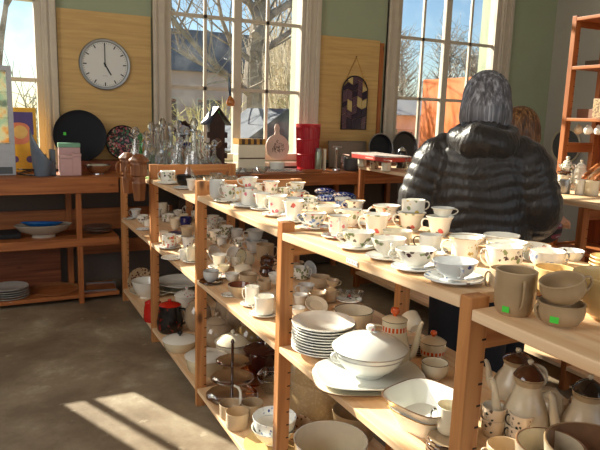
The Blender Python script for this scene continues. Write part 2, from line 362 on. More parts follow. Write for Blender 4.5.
# mullion centres and muntins per window
WD = [dict(g=(-1.69, -.452), mull=-1.05, mun=(-1.33, -.75)), dict(g=(.515, 1.64), mull=1.07, mun=(.80, 1.34)), dict(g=(2.67, 3.82), mull=3.23, mun=(2.95, 3.53))]
for i, (wn, d) in enumerate(zip(WIN, WD)):
    bm = bmesh.new(); a, b_ = wn; g0, g1 = d['g']
    cl, cr = [(-1.84, -.315), (.365, 1.80), (2.50, 4.0)][i]               # outer edges of the moulded casing
    box(bm, cl, a+.01, 4.762, 4.80, WZ0-.04, WZ1+.12, bev=.006); box(bm, b_-.01, cr, 4.762, 4.80, WZ0-.04, WZ1+.12, bev=.006)
    box(bm, cl, cl+.03, 4.745, 4.80, WZ0-.04, WZ1+.12, bev=.008); box(bm, cr-.045, cr, 4.745, 4.80, WZ0-.04, WZ1+.12, bev=.008); box(bm, b_+.01, b_+.03, 4.752, 4.80, WZ0-.04, WZ1+.12, bev=.006)
    box(bm, a-.02, b_+.02, 4.755, 4.80, WZ1-.01, WZ1+.12)
    for x0, x1 in ((a, g0), (g1, b_)): box(bm, x0, x1, 4.80, 4.90, WZ0, WZ1)  # sash stiles
    box(bm, a, b_, 4.80, 4.90, WZ0, WZ0+.05); box(bm, a, b_, 4.80, 4.90, WZ1-.06, WZ1)
    m = d['mull']; box(bm, m-.034, m+.034, 4.815, 4.865, WZ0, WZ1, bev=.006)
    for z in (1.505, 2.06, 2.615, 3.17):
        box(bm, m if i == 0 and z < 1.6 else g0, g1, 4.828, 4.852, z-.014, z+.014)
    hw = .02 if i == 0 else .012
    for x in d['mun']: box(bm, x-hw, x+hw, 4.828, 4.852, WZ0, WZ1)
    if i == 0: box(bm, a, b_, 4.785, 4.90, 2.045, 2.19, 1)
    fr = struct(fin(bm, 'window_%d' % (i+1), [FRAME, PEEL], smooth=False))
    bm = bmesh.new(); box(bm, g0-.005, g1+.005, 4.838, 4.842, WZ0+.02, WZ1-.02)
    fin(bm, 'glass_pane', pane('window_glass_hazy', .05) if i == 0 else PANE, fr, smooth=False)
    bm = bmesh.new(); box(bm, cl, cr, 4.66, 4.80, WZ0-.045, WZ0-.01, bev=.005)
    fin(bm, 'window_sill', FRAME, fr, smooth=False)

# plywood panels screwed to the wall between the windows
bm = bmesh.new(); box(bm, -.308, .355, 4.783, 4.799, .93, 2.01)
tag(fin(bm, 'plywood_panel', PLY, smooth=False), 'plywood board on the wall carrying the round clock', 'panel')
bm = bmesh.new(); box(bm, 1.81, 2.43, 4.783, 4.799, .93, 2.0); box(bm, 2.432, 2.475, 4.778, 4.799, .93, 1.98, 1)
tag(fin(bm, 'plywood_panel', [PLY, OPINE[2]], smooth=False), 'yellowish plywood board on the wall behind the arched stained glass', 'panel')
# wooden rail and pipe along the right wall
bm = bmesh.new(); box(bm, 4.615, 4.65, 1.5, 4.35, 1.86, 1.94)
struct(fin(bm, 'trim_1', plain('brown_rail', srgb(110, 86, 66), .7), smooth=False))

# ------------------------------------------------------------------ outdoors
GZ = -.5
bm = bmesh.new(); box(bm, -60, 90, 5.1, 140, GZ-.3, GZ)
struct(fin(bm, 'ground', plain('winter_grass', srgb(128, 124, 92), .9, var=.3, scale=1.5), smooth=False))
BARK = plain('grey_bark', srgb(150, 136, 122), .9, var=.3, scale=9, bump=.4)
TWIG = plain('brown_twigs', srgb(168, 156, 140), .9, var=.2)
BTW = plain('beige_twigs', srgb(196, 184, 160), .9, var=.2)
YTW = plain('yellow_green_twigs', srgb(206, 196, 140), .9, var=.2)
def branch(bm, p, d, L, r, lev, rg, maxlev, spread=.6, up=.12, seg=6, twmi=1):
    n = 4; pts = [p.copy()]; q = p.copy(); dd = d.copy()
    for i in range(n):
        dd = (dd + Vector((rg.uniform(-1, 1), rg.uniform(-1, 1), rg.uniform(-.6, 1)))*.16 + Vector((0, 0, up*.3))).normalized()
        q = q + dd*(L/n); pts.append(q.copy())
    tube(bm, pts, [r*(1-.45*i/n) for i in range(n+1)], seg=max(3, seg-lev), mi=(0 if lev < 3 else twmi))
    if lev >= maxlev: return
    k = 3 if lev < 2 else rg.choice((2, 3, 3))
    for j in range(k):
        i = rg.randint(1, n) if j else n
        ax = Vector((rg.uniform(-1, 1), rg.uniform(-1, 1), rg.uniform(-.3, .8))).normalized()
        nd = (dd*(1-spread) + ax*spread + Vector((0, 0, up))).normalized()
        branch(bm, pts[i], nd, L*rg.uniform(.62, .85), r*(.62 if j == 0 else .42), lev+1, rg, maxlev, spread, up, seg, twmi)
def tree(x, y, h, r, lev, seed, label, lean=(0, 0), kind='bare_tree', tw=None, group=None, spread=.6, limbs=None):
    rg = random.Random(seed); bm = bmesh.new()
    if limbs is None:
        branch(bm, Vector((0, 0, 0)), Vector((lean[0], lean[1], 1)).normalized(), h*.3, r, 0, rg, lev, spread)
    else:
        pts = [Vector(p) for p in limbs[0]]; tube(bm, pts, [r*(1-.1*i) for i in range(len(pts))], seg=10)
        for L in limbs[1:]:
            P = [Vector(p) for p in L[0]]; tube(bm, P, [L[1]*(1-.55*i/(len(P)-1)) for i in range(len(P))], seg=7)
            for i in range(1, len(P)):
                for _ in range(L[2]):
                    d = (P[i]-P[i-1]).normalized(); ax = Vector((rg.uniform(-1, 1), rg.uniform(-1, 1), rg.uniform(-.5, 1)))
                    branch(bm, P[i].lerp(P[i-1], rg.random()), (d*.5+ax*.6).normalized(), rg.uniform(.7, 1.3), L[1]*.3, 2, rg, lev, spread)
    o = fin(bm, kind, [BARK, tw or TWIG], loc=(x, y, GZ)); tag(o, label, 'tree' if kind != 'bush' else 'bush', group)
    return o
def bush(x, y, rx, h, n, seed, label, mat, group=None):
    rg = random.Random(seed); bm = bmesh.new()
    for i in range(n):
        a = rg.uniform(0, 2*PI); s = rg.uniform(0, .35)
        p = Vector((math.cos(a)*rx*s, math.sin(a)*rx*s, 0)); tip = Vector((math.cos(a)*rx*rg.uniform(.2, 1), math.sin(a)*rx*rg.uniform(.2, 1), h*rg.uniform(.6, 1.05)))
        mid = p.lerp(tip, .5)+Vector((rg.uniform(-.2, .2), rg.uniform(-.2, .2), .1*h))
        tube(bm, [p, mid, tip], [.018, .011, .004], seg=3)
        for _ in range(5):
            t = rg.uniform(.3, 1); b0 = p.lerp(mid, t*2) if t < .5 else mid.lerp(tip, t*2-1)
            d = Vector((rg.uniform(-1, 1), rg.uniform(-1, 1), rg.uniform(.1, 1))).normalized()
            tube(bm, [b0, b0+d*rg.uniform(.15, .45)], [.008, .003], seg=3)
    tag(fin(bm, 'bush', mat, loc=(x, y, GZ)), label, 'bush', group)
def outp(u, v, y): return aty(u, v, y)
# big bare tree outside the middle window, limbs traced as real branches at 9 to 10 m
Y0 = 10.5
def L(*uv): return [Vector((aty(u, v, Y0+dy)-Vector((4.0, Y0, GZ)))) for (u, v, dy) in uv]
tree(4.0, Y0, 6, .21, 5, 11, 'big bare tree with thick grey trunk outside the middle window',
     limbs=[L((254, 170, 0), (252, 110, 0), (253, 70, .1), (257, 35, .2), (261, 0, .3), (262, -50, .4)),
            (L((256, 36, 0), (270, 15, .3), (290, 3, .6), (310, -20, .8)), .10, 4),
            (L((251, 95, 0), (225, 74, -.5), (200, 50, -.8), (178, 26, -1), (165, 5, -1)), .065, 3),
            (L((229, 78, -.5), (205, 66, -.7), (180, 50, -.6), (172, 22, -.4)), .035, 2),
            (L((253, 62, 0), (232, 46, .4), (222, 20, .5), (214, -20, .6)), .06, 3),
            (L((259, 20, 0), (245, -5, .4), (235, -30, .5)), .09, 3),
            (L((255, 55, 0), (275, 42, .6), (300, 25, .9), (320, 20, 1)), .07, 4)])
tree(7.6, 17, 8, .2, 6, 5, 'bare tree rising behind the right half of the middle window', group=None)
tree(-.6, 14.5, 8, .2, 6, 23, 'bare tree with twiggy crown outside the left window', spread=.55)
bush(4.3, 9.2, .9, 2.1, 170, 3, 'yellow-green twiggy bush filling the middle window at right', YTW)
bush(3.1, 11.5, 1.2, 1.9, 110, 9, 'low yellowish bush beside the big tree trunk outside', YTW)
bush(5.5, 12.2, 1.2, 4.2, 190, 4, 'tall tangled beige bush at the right edge of the middle window', BTW)
bush(6.3, 14.5, 1.6, 4.6, 240, 14, 'broad pale tangled bush behind the big tree trunk', BTW)
bush(.25, 8.8, .9, 2.3, 110, 31, 'dense pale shrub outside the left window', plain('pale_twigs', srgb(150, 150, 128), .9, var=.2))
hedge = [(13.2, 20.5), (14.8, 21.5), (16.5, 20.5), (18.2, 21), (19.6, 22), (21.2, 21), (23.2, 22), (25.0, 21)]
words = ['leftmost', 'second from the left', 'third from the left', 'fourth from the left', 'fifth from the left', 'sixth from the left', 'seventh from the left', 'rightmost']
for i, (x, y) in enumerate(hedge):
    rg = random.Random(40+i); bm = bmesh.new(); H = rg.uniform(4.6, 5.8)
    tube(bm, [(0, 0, 0), (.1, 0, H*.5), (0, .1, H*.95)], [.12, .08, .02], seg=6)
    for _ in range(230):
        z = rg.uniform(.1, .95)*H; a = rg.uniform(0, 2*PI); R1 = rg.uniform(.5, 1.5)*(1.15-z/H*.75)
        p = Vector((rg.uniform(-.3, .3), rg.uniform(-.3, .3), z)); q = p+Vector((math.cos(a)*R1, math.sin(a)*R1, R1*rg.uniform(.5, 1.3)))
        tube(bm, [p, p.lerp(q, .5)+Vector((0, 0, -.05)), q], [.02, .013, .006], seg=3, mi=1)
        for _ in range(3):
            t = p.lerp(q, rg.uniform(.3, 1)); d = Vector((rg.uniform(-1, 1), rg.uniform(-1, 1), rg.uniform(0, 1)))*.5
            tube(bm, [t, t+d], [.010, .004], seg=3, mi=1)
    tag(fin(bm, 'bare_tree', [BARK, TWIG], loc=(x, y, GZ)), 'bare hedge tree beyond the right window, %s in the row' % words[i], 'tree', 'bare trees in the hedge outside')
# low house beyond the middle window
def house(label, x0, x1, y0, y1, h, rh, wallm, roofm, wins, chim=False):
    r = empty('house', label, 'building', ((x0+x1)/2, (y0+y1)/2, GZ))
    hx, hy = (x1-x0)/2, (y1-y0)/2
    bm = bmesh.new(); box(bm, -hx, hx, -hy, hy, 0, h)
    fin(bm, 'wall', wallm, r, smooth=False)
    bm = bmesh.new(); e = .35
    vs = [bm.verts.new(p) for p in ((-hx-e, -hy-e, h), (hx+e, -hy-e, h), (hx+e, hy+e, h), (-hx-e, hy+e, h), (-hx-e, 0, h+rh), (hx+e, 0, h+rh))]
    for q in ((0, 1, 5, 4), (2, 3, 4, 5), (1, 2, 5), (3, 0, 4), (3, 2, 1, 0)): bm.faces.new([vs[i] for i in q])
    fin(bm, 'roof', roofm, r, smooth=False)
    for (a, b_, c, d) in wins:
        bm = bmesh.new(); box(bm, a, b_, -hy-.06, -hy+.02, c, d); f = fin(bm, 'window', FRAME, r, smooth=False)
        bm = bmesh.new(); box(bm, a+.08, b_-.08, -hy-.08, -hy-.05, c+.08, d-.08); fin(bm, 'pane', BLACK, f, smooth=False)
    return r
house('low pink-walled house with blue-grey roof seen through the middle window', 4.2, 13.6, 26, 32, 3.5, 2.1, plain('pink_render', srgb(196, 172, 160), .8), plain('weathered_roof', srgb(140, 124, 112), .7, var=.12, scale=3), [(-3.6, -2.4, 1.2, 2.4), (-1.6, -.4, 1.2, 2.4), (.6, 1.8, 1.2, 2.4)])
bm = bmesh.new(); box(bm, -.7, .7, -.6, .6, 0, 1.35); rt = empty('shed', 'small shed with pitched grey roof outside the middle window', 'shed', (3.0, 8.6, GZ))
fin(bm, 'wall', plain('shed_boards', srgb(150, 138, 128), .8), rt, smooth=False)
bm = bmesh.new()
vs = [bm.verts.new(p) for p in ((-.85, -.75, 1.3), (.85, -.75, 1.3), (.85, .75, 1.3), (-.85, .75, 1.3), (0, -.75, 1.9), (0, .75, 1.9))]
for q in ((0, 1, 4), (2, 3, 5), (1, 2, 5, 4), (3, 0, 4, 5), (3, 2, 1, 0)): bm.faces.new([vs[i] for i in q])
fin(bm, 'roof', plain('shed_roof', srgb(84, 88, 98), .9), rt, smooth=False)
house('low white outbuilding with pale roof seen through the right window', 9.2, 11.9, 14.5, 17, 1.9, .5, plain('white_render', srgb(214, 214, 210), .8), plain('grey_tin', srgb(150, 150, 150), .6), [(-.9, -.3, .8, 1.5), (.2, .8, .8, 1.5)])
# orange awning-sided trailer outside the right window
tr = empty('trailer', 'orange high-sided trailer parked outside the right window', 'trailer', (0, 0, 0))
ORC = plain('orange_tarpaulin', srgb(232, 118, 40), .6, var=.08, scale=1.2, bump=.1)
a0, a1, a2 = aty(424, 71, 11.6), aty(520, 60, 9.4), None
bm = bmesh.new()
X0, X1 = a0.x, a0.x+4.2; Zt0 = aty(430, 71, 9.4).z; Zt1 = aty(496, 66, 9.4).z
vs = [bm.verts.new(p) for p in ((X0, 9.4, GZ+.6), (X1, 9.4, GZ+.6), (X1, 11.6, GZ+.6), (X0, 11.6, GZ+.6), (X0, 9.4, Zt0), (X1, 9.4, Zt0+.12), (X1, 11.6, Zt0+.12), (X0, 11.6, Zt0))]
for q in ((3, 2, 1, 0), (4, 5, 6, 7), (0, 1, 5, 4), (1, 2, 6, 5), (2, 3, 7, 6), (3, 0, 4, 7)): bm.faces.new([vs[i] for i in q])
fin(bm, 'side', ORC, tr, smooth=False)
for wx in (X0+.8, X0+3.2):
    bm = bmesh.new(); lathe(bm, [(0, -.12), (.4, -.12), (.42, -.08), (.42, .08), (.4, .12), (0, .12)], 24)
    fin(bm, 'wheel', BLACK, tr, loc=(wx, 9.55, GZ+.42), rot=(PI/2, 0, 0))
bm = bmesh.new(); box(bm, X0, X1, 9.5, 11.5, GZ+.45, GZ+.6); fin(bm, 'chassis', plain('dark_steel', srgb(50, 50, 54), .5), tr, smooth=False)

# ------------------------------------------------------------------ racks and benches
def side_unit(rack, x0, x1, y, top, mats, rails=(), holes=True, pw=.044, pt=.032, toprail=True, trz=0):
    """two posts joined by cross rails, the posts pierced with peg holes"""
    for z in (([top-.062-trz] if toprail else []) + list(rails)):
        bm = bmesh.new(); box(bm, x0+pw, x1-pw, y+.006, y+pt-.006, z, z+.06, bev=.002)
        fin(bm, 'cross_rail', mats[0], rack, smooth=False)
    for px0 in (x0, x1-pw):
        bm = bmesh.new(); box(bm, px0, px0+pw, y, y+pt, 0, top, bev=.0025)
        if holes:
            z = .10
            while z < top-.08:
                hx = px0+pw-.011 if px0 == x0 else px0+.002
                box(bm, hx, hx+.010, y-.0006, y+.004, z, z+.004, 1)
                z += .045
        fin(bm, 'post', [mats[2], HOLE], rack, smooth=False)
def board(rack, x0, x1, y0, y1, z, mat=None, t=.02, tilt=0, name='shelf'):
    bm = bmesh.new(); box(bm, x0, x1, 0, y1-y0, -t, 0, bev=.003)
    o = fin(bm, name, mat or SH, rack, smooth=False); o.location = (0, y0, z); o.rotation_euler = (-math.atan(tilt), 0, 0)
    return o
rack = empty('shelf_rack', 'long open pine shelving rack crowded with china in the middle of the room', 'shelves', (0, 0, 0))
TOPS = {-1: .997, 0: .997, 1: .997, 2: 1.03, 3: 1.027, 4: 1.00}
for k in range(-1, 5):
    side_unit(rack, 0, .5, posty(k), TOPS[k], PINE, rails=(.02,), trz=.045 if k in (0, 1) else 0)
for k, (lt, lm) in {-1: ('Tn', 'Mn'), 0: ('T0', 'M0'), 1: ('T1', 'M1'), 2: ('T2', 'M2'), 3: ('T3', 'M3')}.items():
    y0, y1 = posty(k)+.033, posty(k+1)-.001
    if lt == 'T0': board(rack, 0, .5, y0, y1, T0z(y0), tilt=.034, t=.024)
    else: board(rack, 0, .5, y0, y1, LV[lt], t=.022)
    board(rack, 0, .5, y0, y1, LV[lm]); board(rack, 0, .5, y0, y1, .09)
# paper price label on the near top shelf edge
p = atx(352, 262, -.0015)
bm = bmesh.new(); box(bm, -.0008, .0004, -.026, .026, -.006, .006)
lb = fin(bm, 'shelf_label', [plain('label_paper', srgb(226, 224, 214), .6)], rack, loc=p, smooth=False); lb['label'] = 'small white paper label'
bm = bmesh.new()
for y_, h_ in ((-.022, .006), (-.012, .004), (-.002, .006), (.010, .005), (.020, .006)): box(bm, -.0014, -.0006, y_-.003, y_+.002, -h_/2, h_/2)
fin(bm, 'pencil_marks', plain('pencil_grey', srgb(170, 170, 172), .7), lb, smooth=False)

# wall bench along the window wall
bench = empty('wall_bench', 'low amber pine bench running under the windows along the back wall', 'bench', (0, 0, 0))
BY = 4.235
bm = bmesh.new(); box(bm, -2.6, 2.62, BY-.005, 4.655, .850, .870, bev=.003); fin(bm, 'bench_top', OPINE[0], bench, smooth=False)
bm = bmesh.new(); box(bm, -2.6, -.012, BY-.027, BY-.006, .765, .869, bev=.003); fin(bm, 'front_rail', OPINE[0], bench, smooth=False)
bm = bmesh.new(); box(bm, .505, 2.62, BY-.027, BY-.006, .775, .869, bev=.003); fin(bm, 'front_rail', OPINE[0], bench, smooth=False)
for x in (-1.9, -.285, 1.02, 1.90, 2.45):
    bm = bmesh.new(); box(bm, x, x+.034, BY, BY+.034, 0, .849, bev=.002); fin(bm, 'leg', OPINE[2], bench, smooth=False)
for x in (-1.9, -.315, 1.02, 1.90, 2.45):
    bm = bmesh.new(); box(bm, x, x+.04, 4.58, 4.62, 0, .849, bev=.002); fin(bm, 'leg', OPINE[2], bench, smooth=False)
bm = bmesh.new(); box(bm, -2.6, -.012, BY+.035, 4.575, .425, .455); box(bm, -2.6, -.012, BY-.002, BY+.034, .40, .456, bev=.002)
fin(bm, 'shelf', OPINE[0], bench, smooth=False)
bm = bmesh.new(); box(bm, -2.6, -.012, BY+.035, 4.575, .03, .055); fin(bm, 'shelf', OPINE[0], bench, smooth=False)
bm = bmesh.new(); box(bm, -2.6, -.36, 4.622, 4.637, .03, .41); fin(bm, 'back_panel', DPLY, bench, smooth=False)
bm = bmesh.new(); box(bm, -2.6, .46, 4.60, 4.62, .44, .60); fin(bm, 'back_rail', OPINE[0], bench, smooth=False)
bm = bmesh.new(); box(bm, .52, 2.6, 4.622, 4.637, .03, .80); fin(bm, 'back_panel', plain('dark_back_panel', srgb(74, 56, 44), .7), bench, smooth=False)
bm = bmesh.new(); box(bm, -.25, .46, 4.60, 4.62, .26, .36); fin(bm, 'back_rail', OPINE[0], bench, smooth=False)

# table-high rack on the right and the tall shelves against the right wall
rr = empty('table_rack', 'pine display table behind the shopper with white lit top and peg-holed posts', 'table', (0, 0, 0))
for y in (-.07, .93, 1.93, 2.93, 3.90): side_unit(rr, 1.72, 2.26, y, .926, OPINE, rails=(.02,))
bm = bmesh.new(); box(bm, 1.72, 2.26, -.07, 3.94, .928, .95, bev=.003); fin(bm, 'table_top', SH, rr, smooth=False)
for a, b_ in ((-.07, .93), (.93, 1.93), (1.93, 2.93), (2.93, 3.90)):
    bm = bmesh.new(); box(bm, 1.72, 2.26, a+.034, b_-.001, .11, .13); fin(bm, 'shelf', SH, rr, smooth=False)  # pale board material stands in for sunlight on this lower shelf
tall = empty('tall_shelves', 'tall amber pine shelving unit by the right wall with hanging cups', 'shelves', (0, 0, 0))
TX0, TY = 2.40, 2.655
q = aty(597, 24, TY); TX1 = max(q.x, TX0+.3)+.02
for y in (1.80, TY): side_unit(tall, TX0, TX1, y, 1.955, OPINE, rails=(1.14, .5, .02))
for z in (1.945, 1.66, 1.352, .94, .55, .1):
    board(tall, TX0, TX1, 1.833, TY-.001, z, OPINE[1], t=.02)
bm = bmesh.new(); box(bm, TX1+.001, TX1+.012, 1.80, TY+.03, .05, 1.95); fin(bm, 'back_panel', wood('tall_back_ply', srgb(160, 82, 40), srgb(110, 50, 24), 2), tall, smooth=False)

# ------------------------------------------------------------------ china builders
PROF = {
 'wide':  [(0, .02), (.34, .02), (.38, 0), (.44, 0), (.42, .10), (.60, .22), (.80, .45), (.93, .75), (1, 1)],
 'flare': [(0, .02), (.40, .02), (.44, 0), (.50, 0), (.46, .07), (.62, .16), (.72, .34), (.76, .60), (.86, .85), (1, 1)],
 'waist': [(0, .02), (.44, .02), (.48, 0), (.56, 0), (.52, .08), (.70, .18), (.76, .36), (.72, .62), (.80, .84), (1, 1)],
 'can':   [(0, .01), (.80, .01), (.84, 0), (.90, .02), (.96, .08), (.97, .5), (1, 1)],
 'mug':   [(0, .01), (.62, .01), (.66, 0), (.72, 0), (.84, .06), (.95, .2), (1, .45), (1, .8), (.99, 1)],
 'round': [(0, .02), (.40, .02), (.44, 0), (.50, 0), (.50, .05), (.78, .18), (.95, .42), (1, .68), (.97, .9), (1, 1)],
 'bowl':  [(0, .03), (.36, .03), (.40, 0), (.46, 0), (.45, .10), (.68, .28), (.88, .6), (1, 1)],
 'deep':  [(0, .02), (.60, .02), (.64, 0), (.70, 0), (.82, .12), (.93, .5), (1, 1)],
}
def rad_at(prof, z):
    for a, b in zip(prof[3:], prof[4:]):
        if a[1] <= z <= b[1]: return a[0]+(b[0]-a[0])*(z-a[1])/max(1e-6, b[1]-a[1])
    return prof[-1][0]
def vessel(bm, prof, r, h, t=.0022, seg=32, scal=None, sq=0, rim=1, sx=1, sy=1):
    out = [(a*r, b*h, 0) for a, b in prof]
    k = max(i for i, p in enumerate(prof) if p[1] <= .12)
    inner = [(max(a*r-t, .001), max(b*h, h*.06+t), 2) for a, b in prof[k:]]
    rimz = h
    out[-1] = (r, rimz-.0012, 0)
    P = out + [(r-t*.5, rimz, rim)] + [(r-t, rimz-.0012, rim)] + inner[::-1][1:] + [(0, h*.06+t, 2)]
    lathe(bm, P, seg, scal=(scal[0], scal[1], lambda z: (z/h)**2) if scal else None, sq=sq, sx=sx, sy=sy)
def handle_pts(prof, r, h, top=.82, bot=.22, out=.55, n=12):
    p0 = (rad_at(prof, top)*r-.001, 0, top*h); p3 = (rad_at(prof, bot)*r-.001, 0, bot*h)
    m = r*(1+out*1.25)
    return bez(p0, (m, 0, h*min(1.05, top+.20)), (m, 0, h*(bot+.05)), p3, n)
RACKKEYS = ('T0', 'T1', 'T2', 'T3', 'Tn', 'M0', 'M1', 'M2', 'M3', 'Mn', 'B')
HD = {'L': 2.67, 'R': -.47, 'F': 4.24, 'B': 1.10, 'FL': 3.5, 'FR': 5.0, 'BL': 1.9, 'BR': .4}
CUPNAME = {'wide': 'teacup', 'flare': 'teacup', 'waist': 'teacup', 'round': 'teacup', 'can': 'coffee_cup', 'mug': 'mug', 'bowl': 'bowl', 'deep': 'bowl'}
def base_tilt(key): return (-math.atan(.034), 0, 0) if key == 'T0' else (0, 0, 0)
INNER = {k_: WHITE for k_ in ('rose', 'pink', 'red', 'mixed', 'yellow', 'leaf', 'orange', 'gold', 'dark', 'star')}
def cup(kind, u, v, wpx, hpx, key, label, style='white', hd='L', dz=0, tip=None, group=None, handle=True, hmat=None, rim=None, scal=None, sticker=None, inner=None, seg=28, loc=None, cat=None, name=None, thick=.0022, hout=.36):
    p = loc or at(u, v, key)+Vector((0, 0, dz)); d = depth(p); r = wpx/2*d/FPX; h = hpx*d/FPX*1.02
    if key in ('T0', 'T1') and not tip: r *= 1.08; h *= 1.05
    if key in RACKKEYS: p.x = min(p.x, .5-r*.35)
    rot = Euler(base_tilt(key)).to_matrix()
    if tip: rot = Euler(tip).to_matrix() @ rot
    if tip and len(tip) == 3 and dz == 0: pass
    hr = HD[hd] if isinstance(hd, str) else hd
    e = (rot @ Euler((0, 0, hr)).to_matrix()).to_euler()
    nm = name or CUPNAME[kind]
    root = empty(nm, label, cat or {'teacup': 'cup', 'coffee_cup': 'cup', 'mug': 'mug', 'bowl': 'bowl'}[nm], p, e, group)
    M = FL[style] if isinstance(style, str) else style
    bm = bmesh.new(); vessel(bm, PROF[kind], r, h, thick, seg, scal)
    b = fin(bm, 'cup_body' if nm != 'bowl' else 'bowl_body', [M, rim or M, inner if inner is not None else INNER.get(style, M) if isinstance(style, str) else M], root)
    if handle and nm != 'bowl':
        bm = bmesh.new(); tube(bm, handle_pts(PROF[kind], r, h, out=hout), max(.0018, r*.06), 8, flat=1.3)
        fin(bm, 'handle', hmat or M, root)
    if sticker:
        a, zf, m = sticker; bm = bmesh.new(); n = 5; rr = rad_at(PROF[kind], zf)*r+.0012
        for i in range(n):
            t0, t1 = a-hr+(i-n/2)*.075, a-hr+(i+1-n/2)*.075
            z0, z1 = zf*h-.0055, zf*h+.0055
            q = [bm.verts.new((rr*math.cos(t), rr*math.sin(t), z)) for t, z in ((t0, z0), (t1, z0), (t1, z1), (t0, z1))]; bm.faces.new(q)
        bmesh.ops.remove_doubles(bm, verts=bm.verts, dist=1e-5)
        fin(bm, 'price_sticker', m, root)
    return root, p, d
SAUCER = [(0, .10), (.40, .10), (.44, 0), (.50, 0), (.52, .14), (.70, .34), (.90, .74), (1, 1)]
PLATE = [(0, .08), (.52, .08), (.55, 0), (.60, 0), (.62, .12), (.70, .34), (.86, .70), (1, 1)]
SOUP = [(0, .05), (.42, .05), (.45, 0), (.50, 0), (.60, .20), (.72, .62), (.76, .74), (1, 1)]
def plate(u, v, wpx, key, label, style='white', dz=0, name='saucer', prof=SAUCER, depthf=.16, cat=None, group=None, scal=None, rot=None, loc=None, rim=None, sq=0, sx=1, sy=1, seg=36, rz=0, sticker=None, t=.0028, r=None):
    p = loc or at(u, v, key)+Vector((0, 0, dz)); r = r or wpx/2*depth(p)/FPX; h = r*depthf
    e = rot if rot is not None else (base_tilt(key)[0], 0, rz)
    bm = bmesh.new()
    M = FL[style] if isinstance(style, str) else style
    out = [(a*r, b*h, 0) for a, b in prof]; k = 3
    inn = [(max(.001, a*r-(t*.2 if i else 0)), b*h+t, 0) for i, (a, b) in enumerate(prof[k:])]
    inn[0] = (inn[0][0], max(inn[0][1], .05*h+t), 0)
    P = out + [(r-.0004, h+t*.6, 1)] + [(r-.0016, h+t, 1)] + inn[::-1][1:] + [(0, inn[0][1], 0)]
    lathe(bm, P, seg, scal=(scal[0], scal[1], lambda z: min(1, z/h)) if scal else None, sq=sq, sx=sx, sy=sy)
    if sticker:
        box(bm, sticker[0]*r-.008, sticker[0]*r+.008, sticker[1]*r-.006, sticker[1]*r+.006, inn[0][1]+h*sticker[2], inn[0][1]+h*sticker[2]+.0012, 2)
    o = fin(bm, name, [M, rim or M, GREENSTK], loc=p, rot=e)
    tag(o, label, cat or {'saucer': 'saucer'}.get(name, 'plate' if 'plate' in name else name), group)
    return o
def cs(kind, u, v, w, h, key, sw, desc, style='rose', sstyle=None, hd='L', sv=None, **kw):
    """cup standing on its saucer; desc is the phrase that singles the pair out"""
    scal = kw.pop('sscal', None); rim = kw.pop('srim', None)
    plate(u, v if sv is None else sv, sw, key, 'saucer of the ' + desc, sstyle or style, scal=scal, rim=rim)
    return cup(kind, u, v, w, h, key, desc, style, hd, dz=.0085, **kw)
def stack(n, u, v, wpx, key, what, tops, style, name='plate', prof=PLATE, step=.0075, depthf=.11, group=None, rim=None, base=0, jitter=.002, scal=None, **kw):
    p0 = at(u, v, key)+Vector((0, 0, base)); r = wpx/2*depth(p0)/FPX; words = ['bottom', 'second from the bottom', 'third from the bottom', 'fourth from the bottom', 'fifth from the bottom', 'sixth from the bottom', 'seventh from the bottom', 'eighth from the bottom', 'ninth from the bottom']
    src = None
    for i in range(n):
        lab = (tops if i == n-1 else '%s %s' % (words[i], what))
        loc = p0 + Vector((rnd.uniform(-jitter, jitter), rnd.uniform(-jitter, jitter), i*step))
        if src is None:
            src = plate(u, v, wpx, key, lab, style, name=name, prof=prof, depthf=depthf, loc=loc, rim=rim, group=group, scal=scal, r=r, **kw); o = src
        else:
            o = src.copy(); col.objects.link(o); o.location = loc; o['label'] = lab
    return o
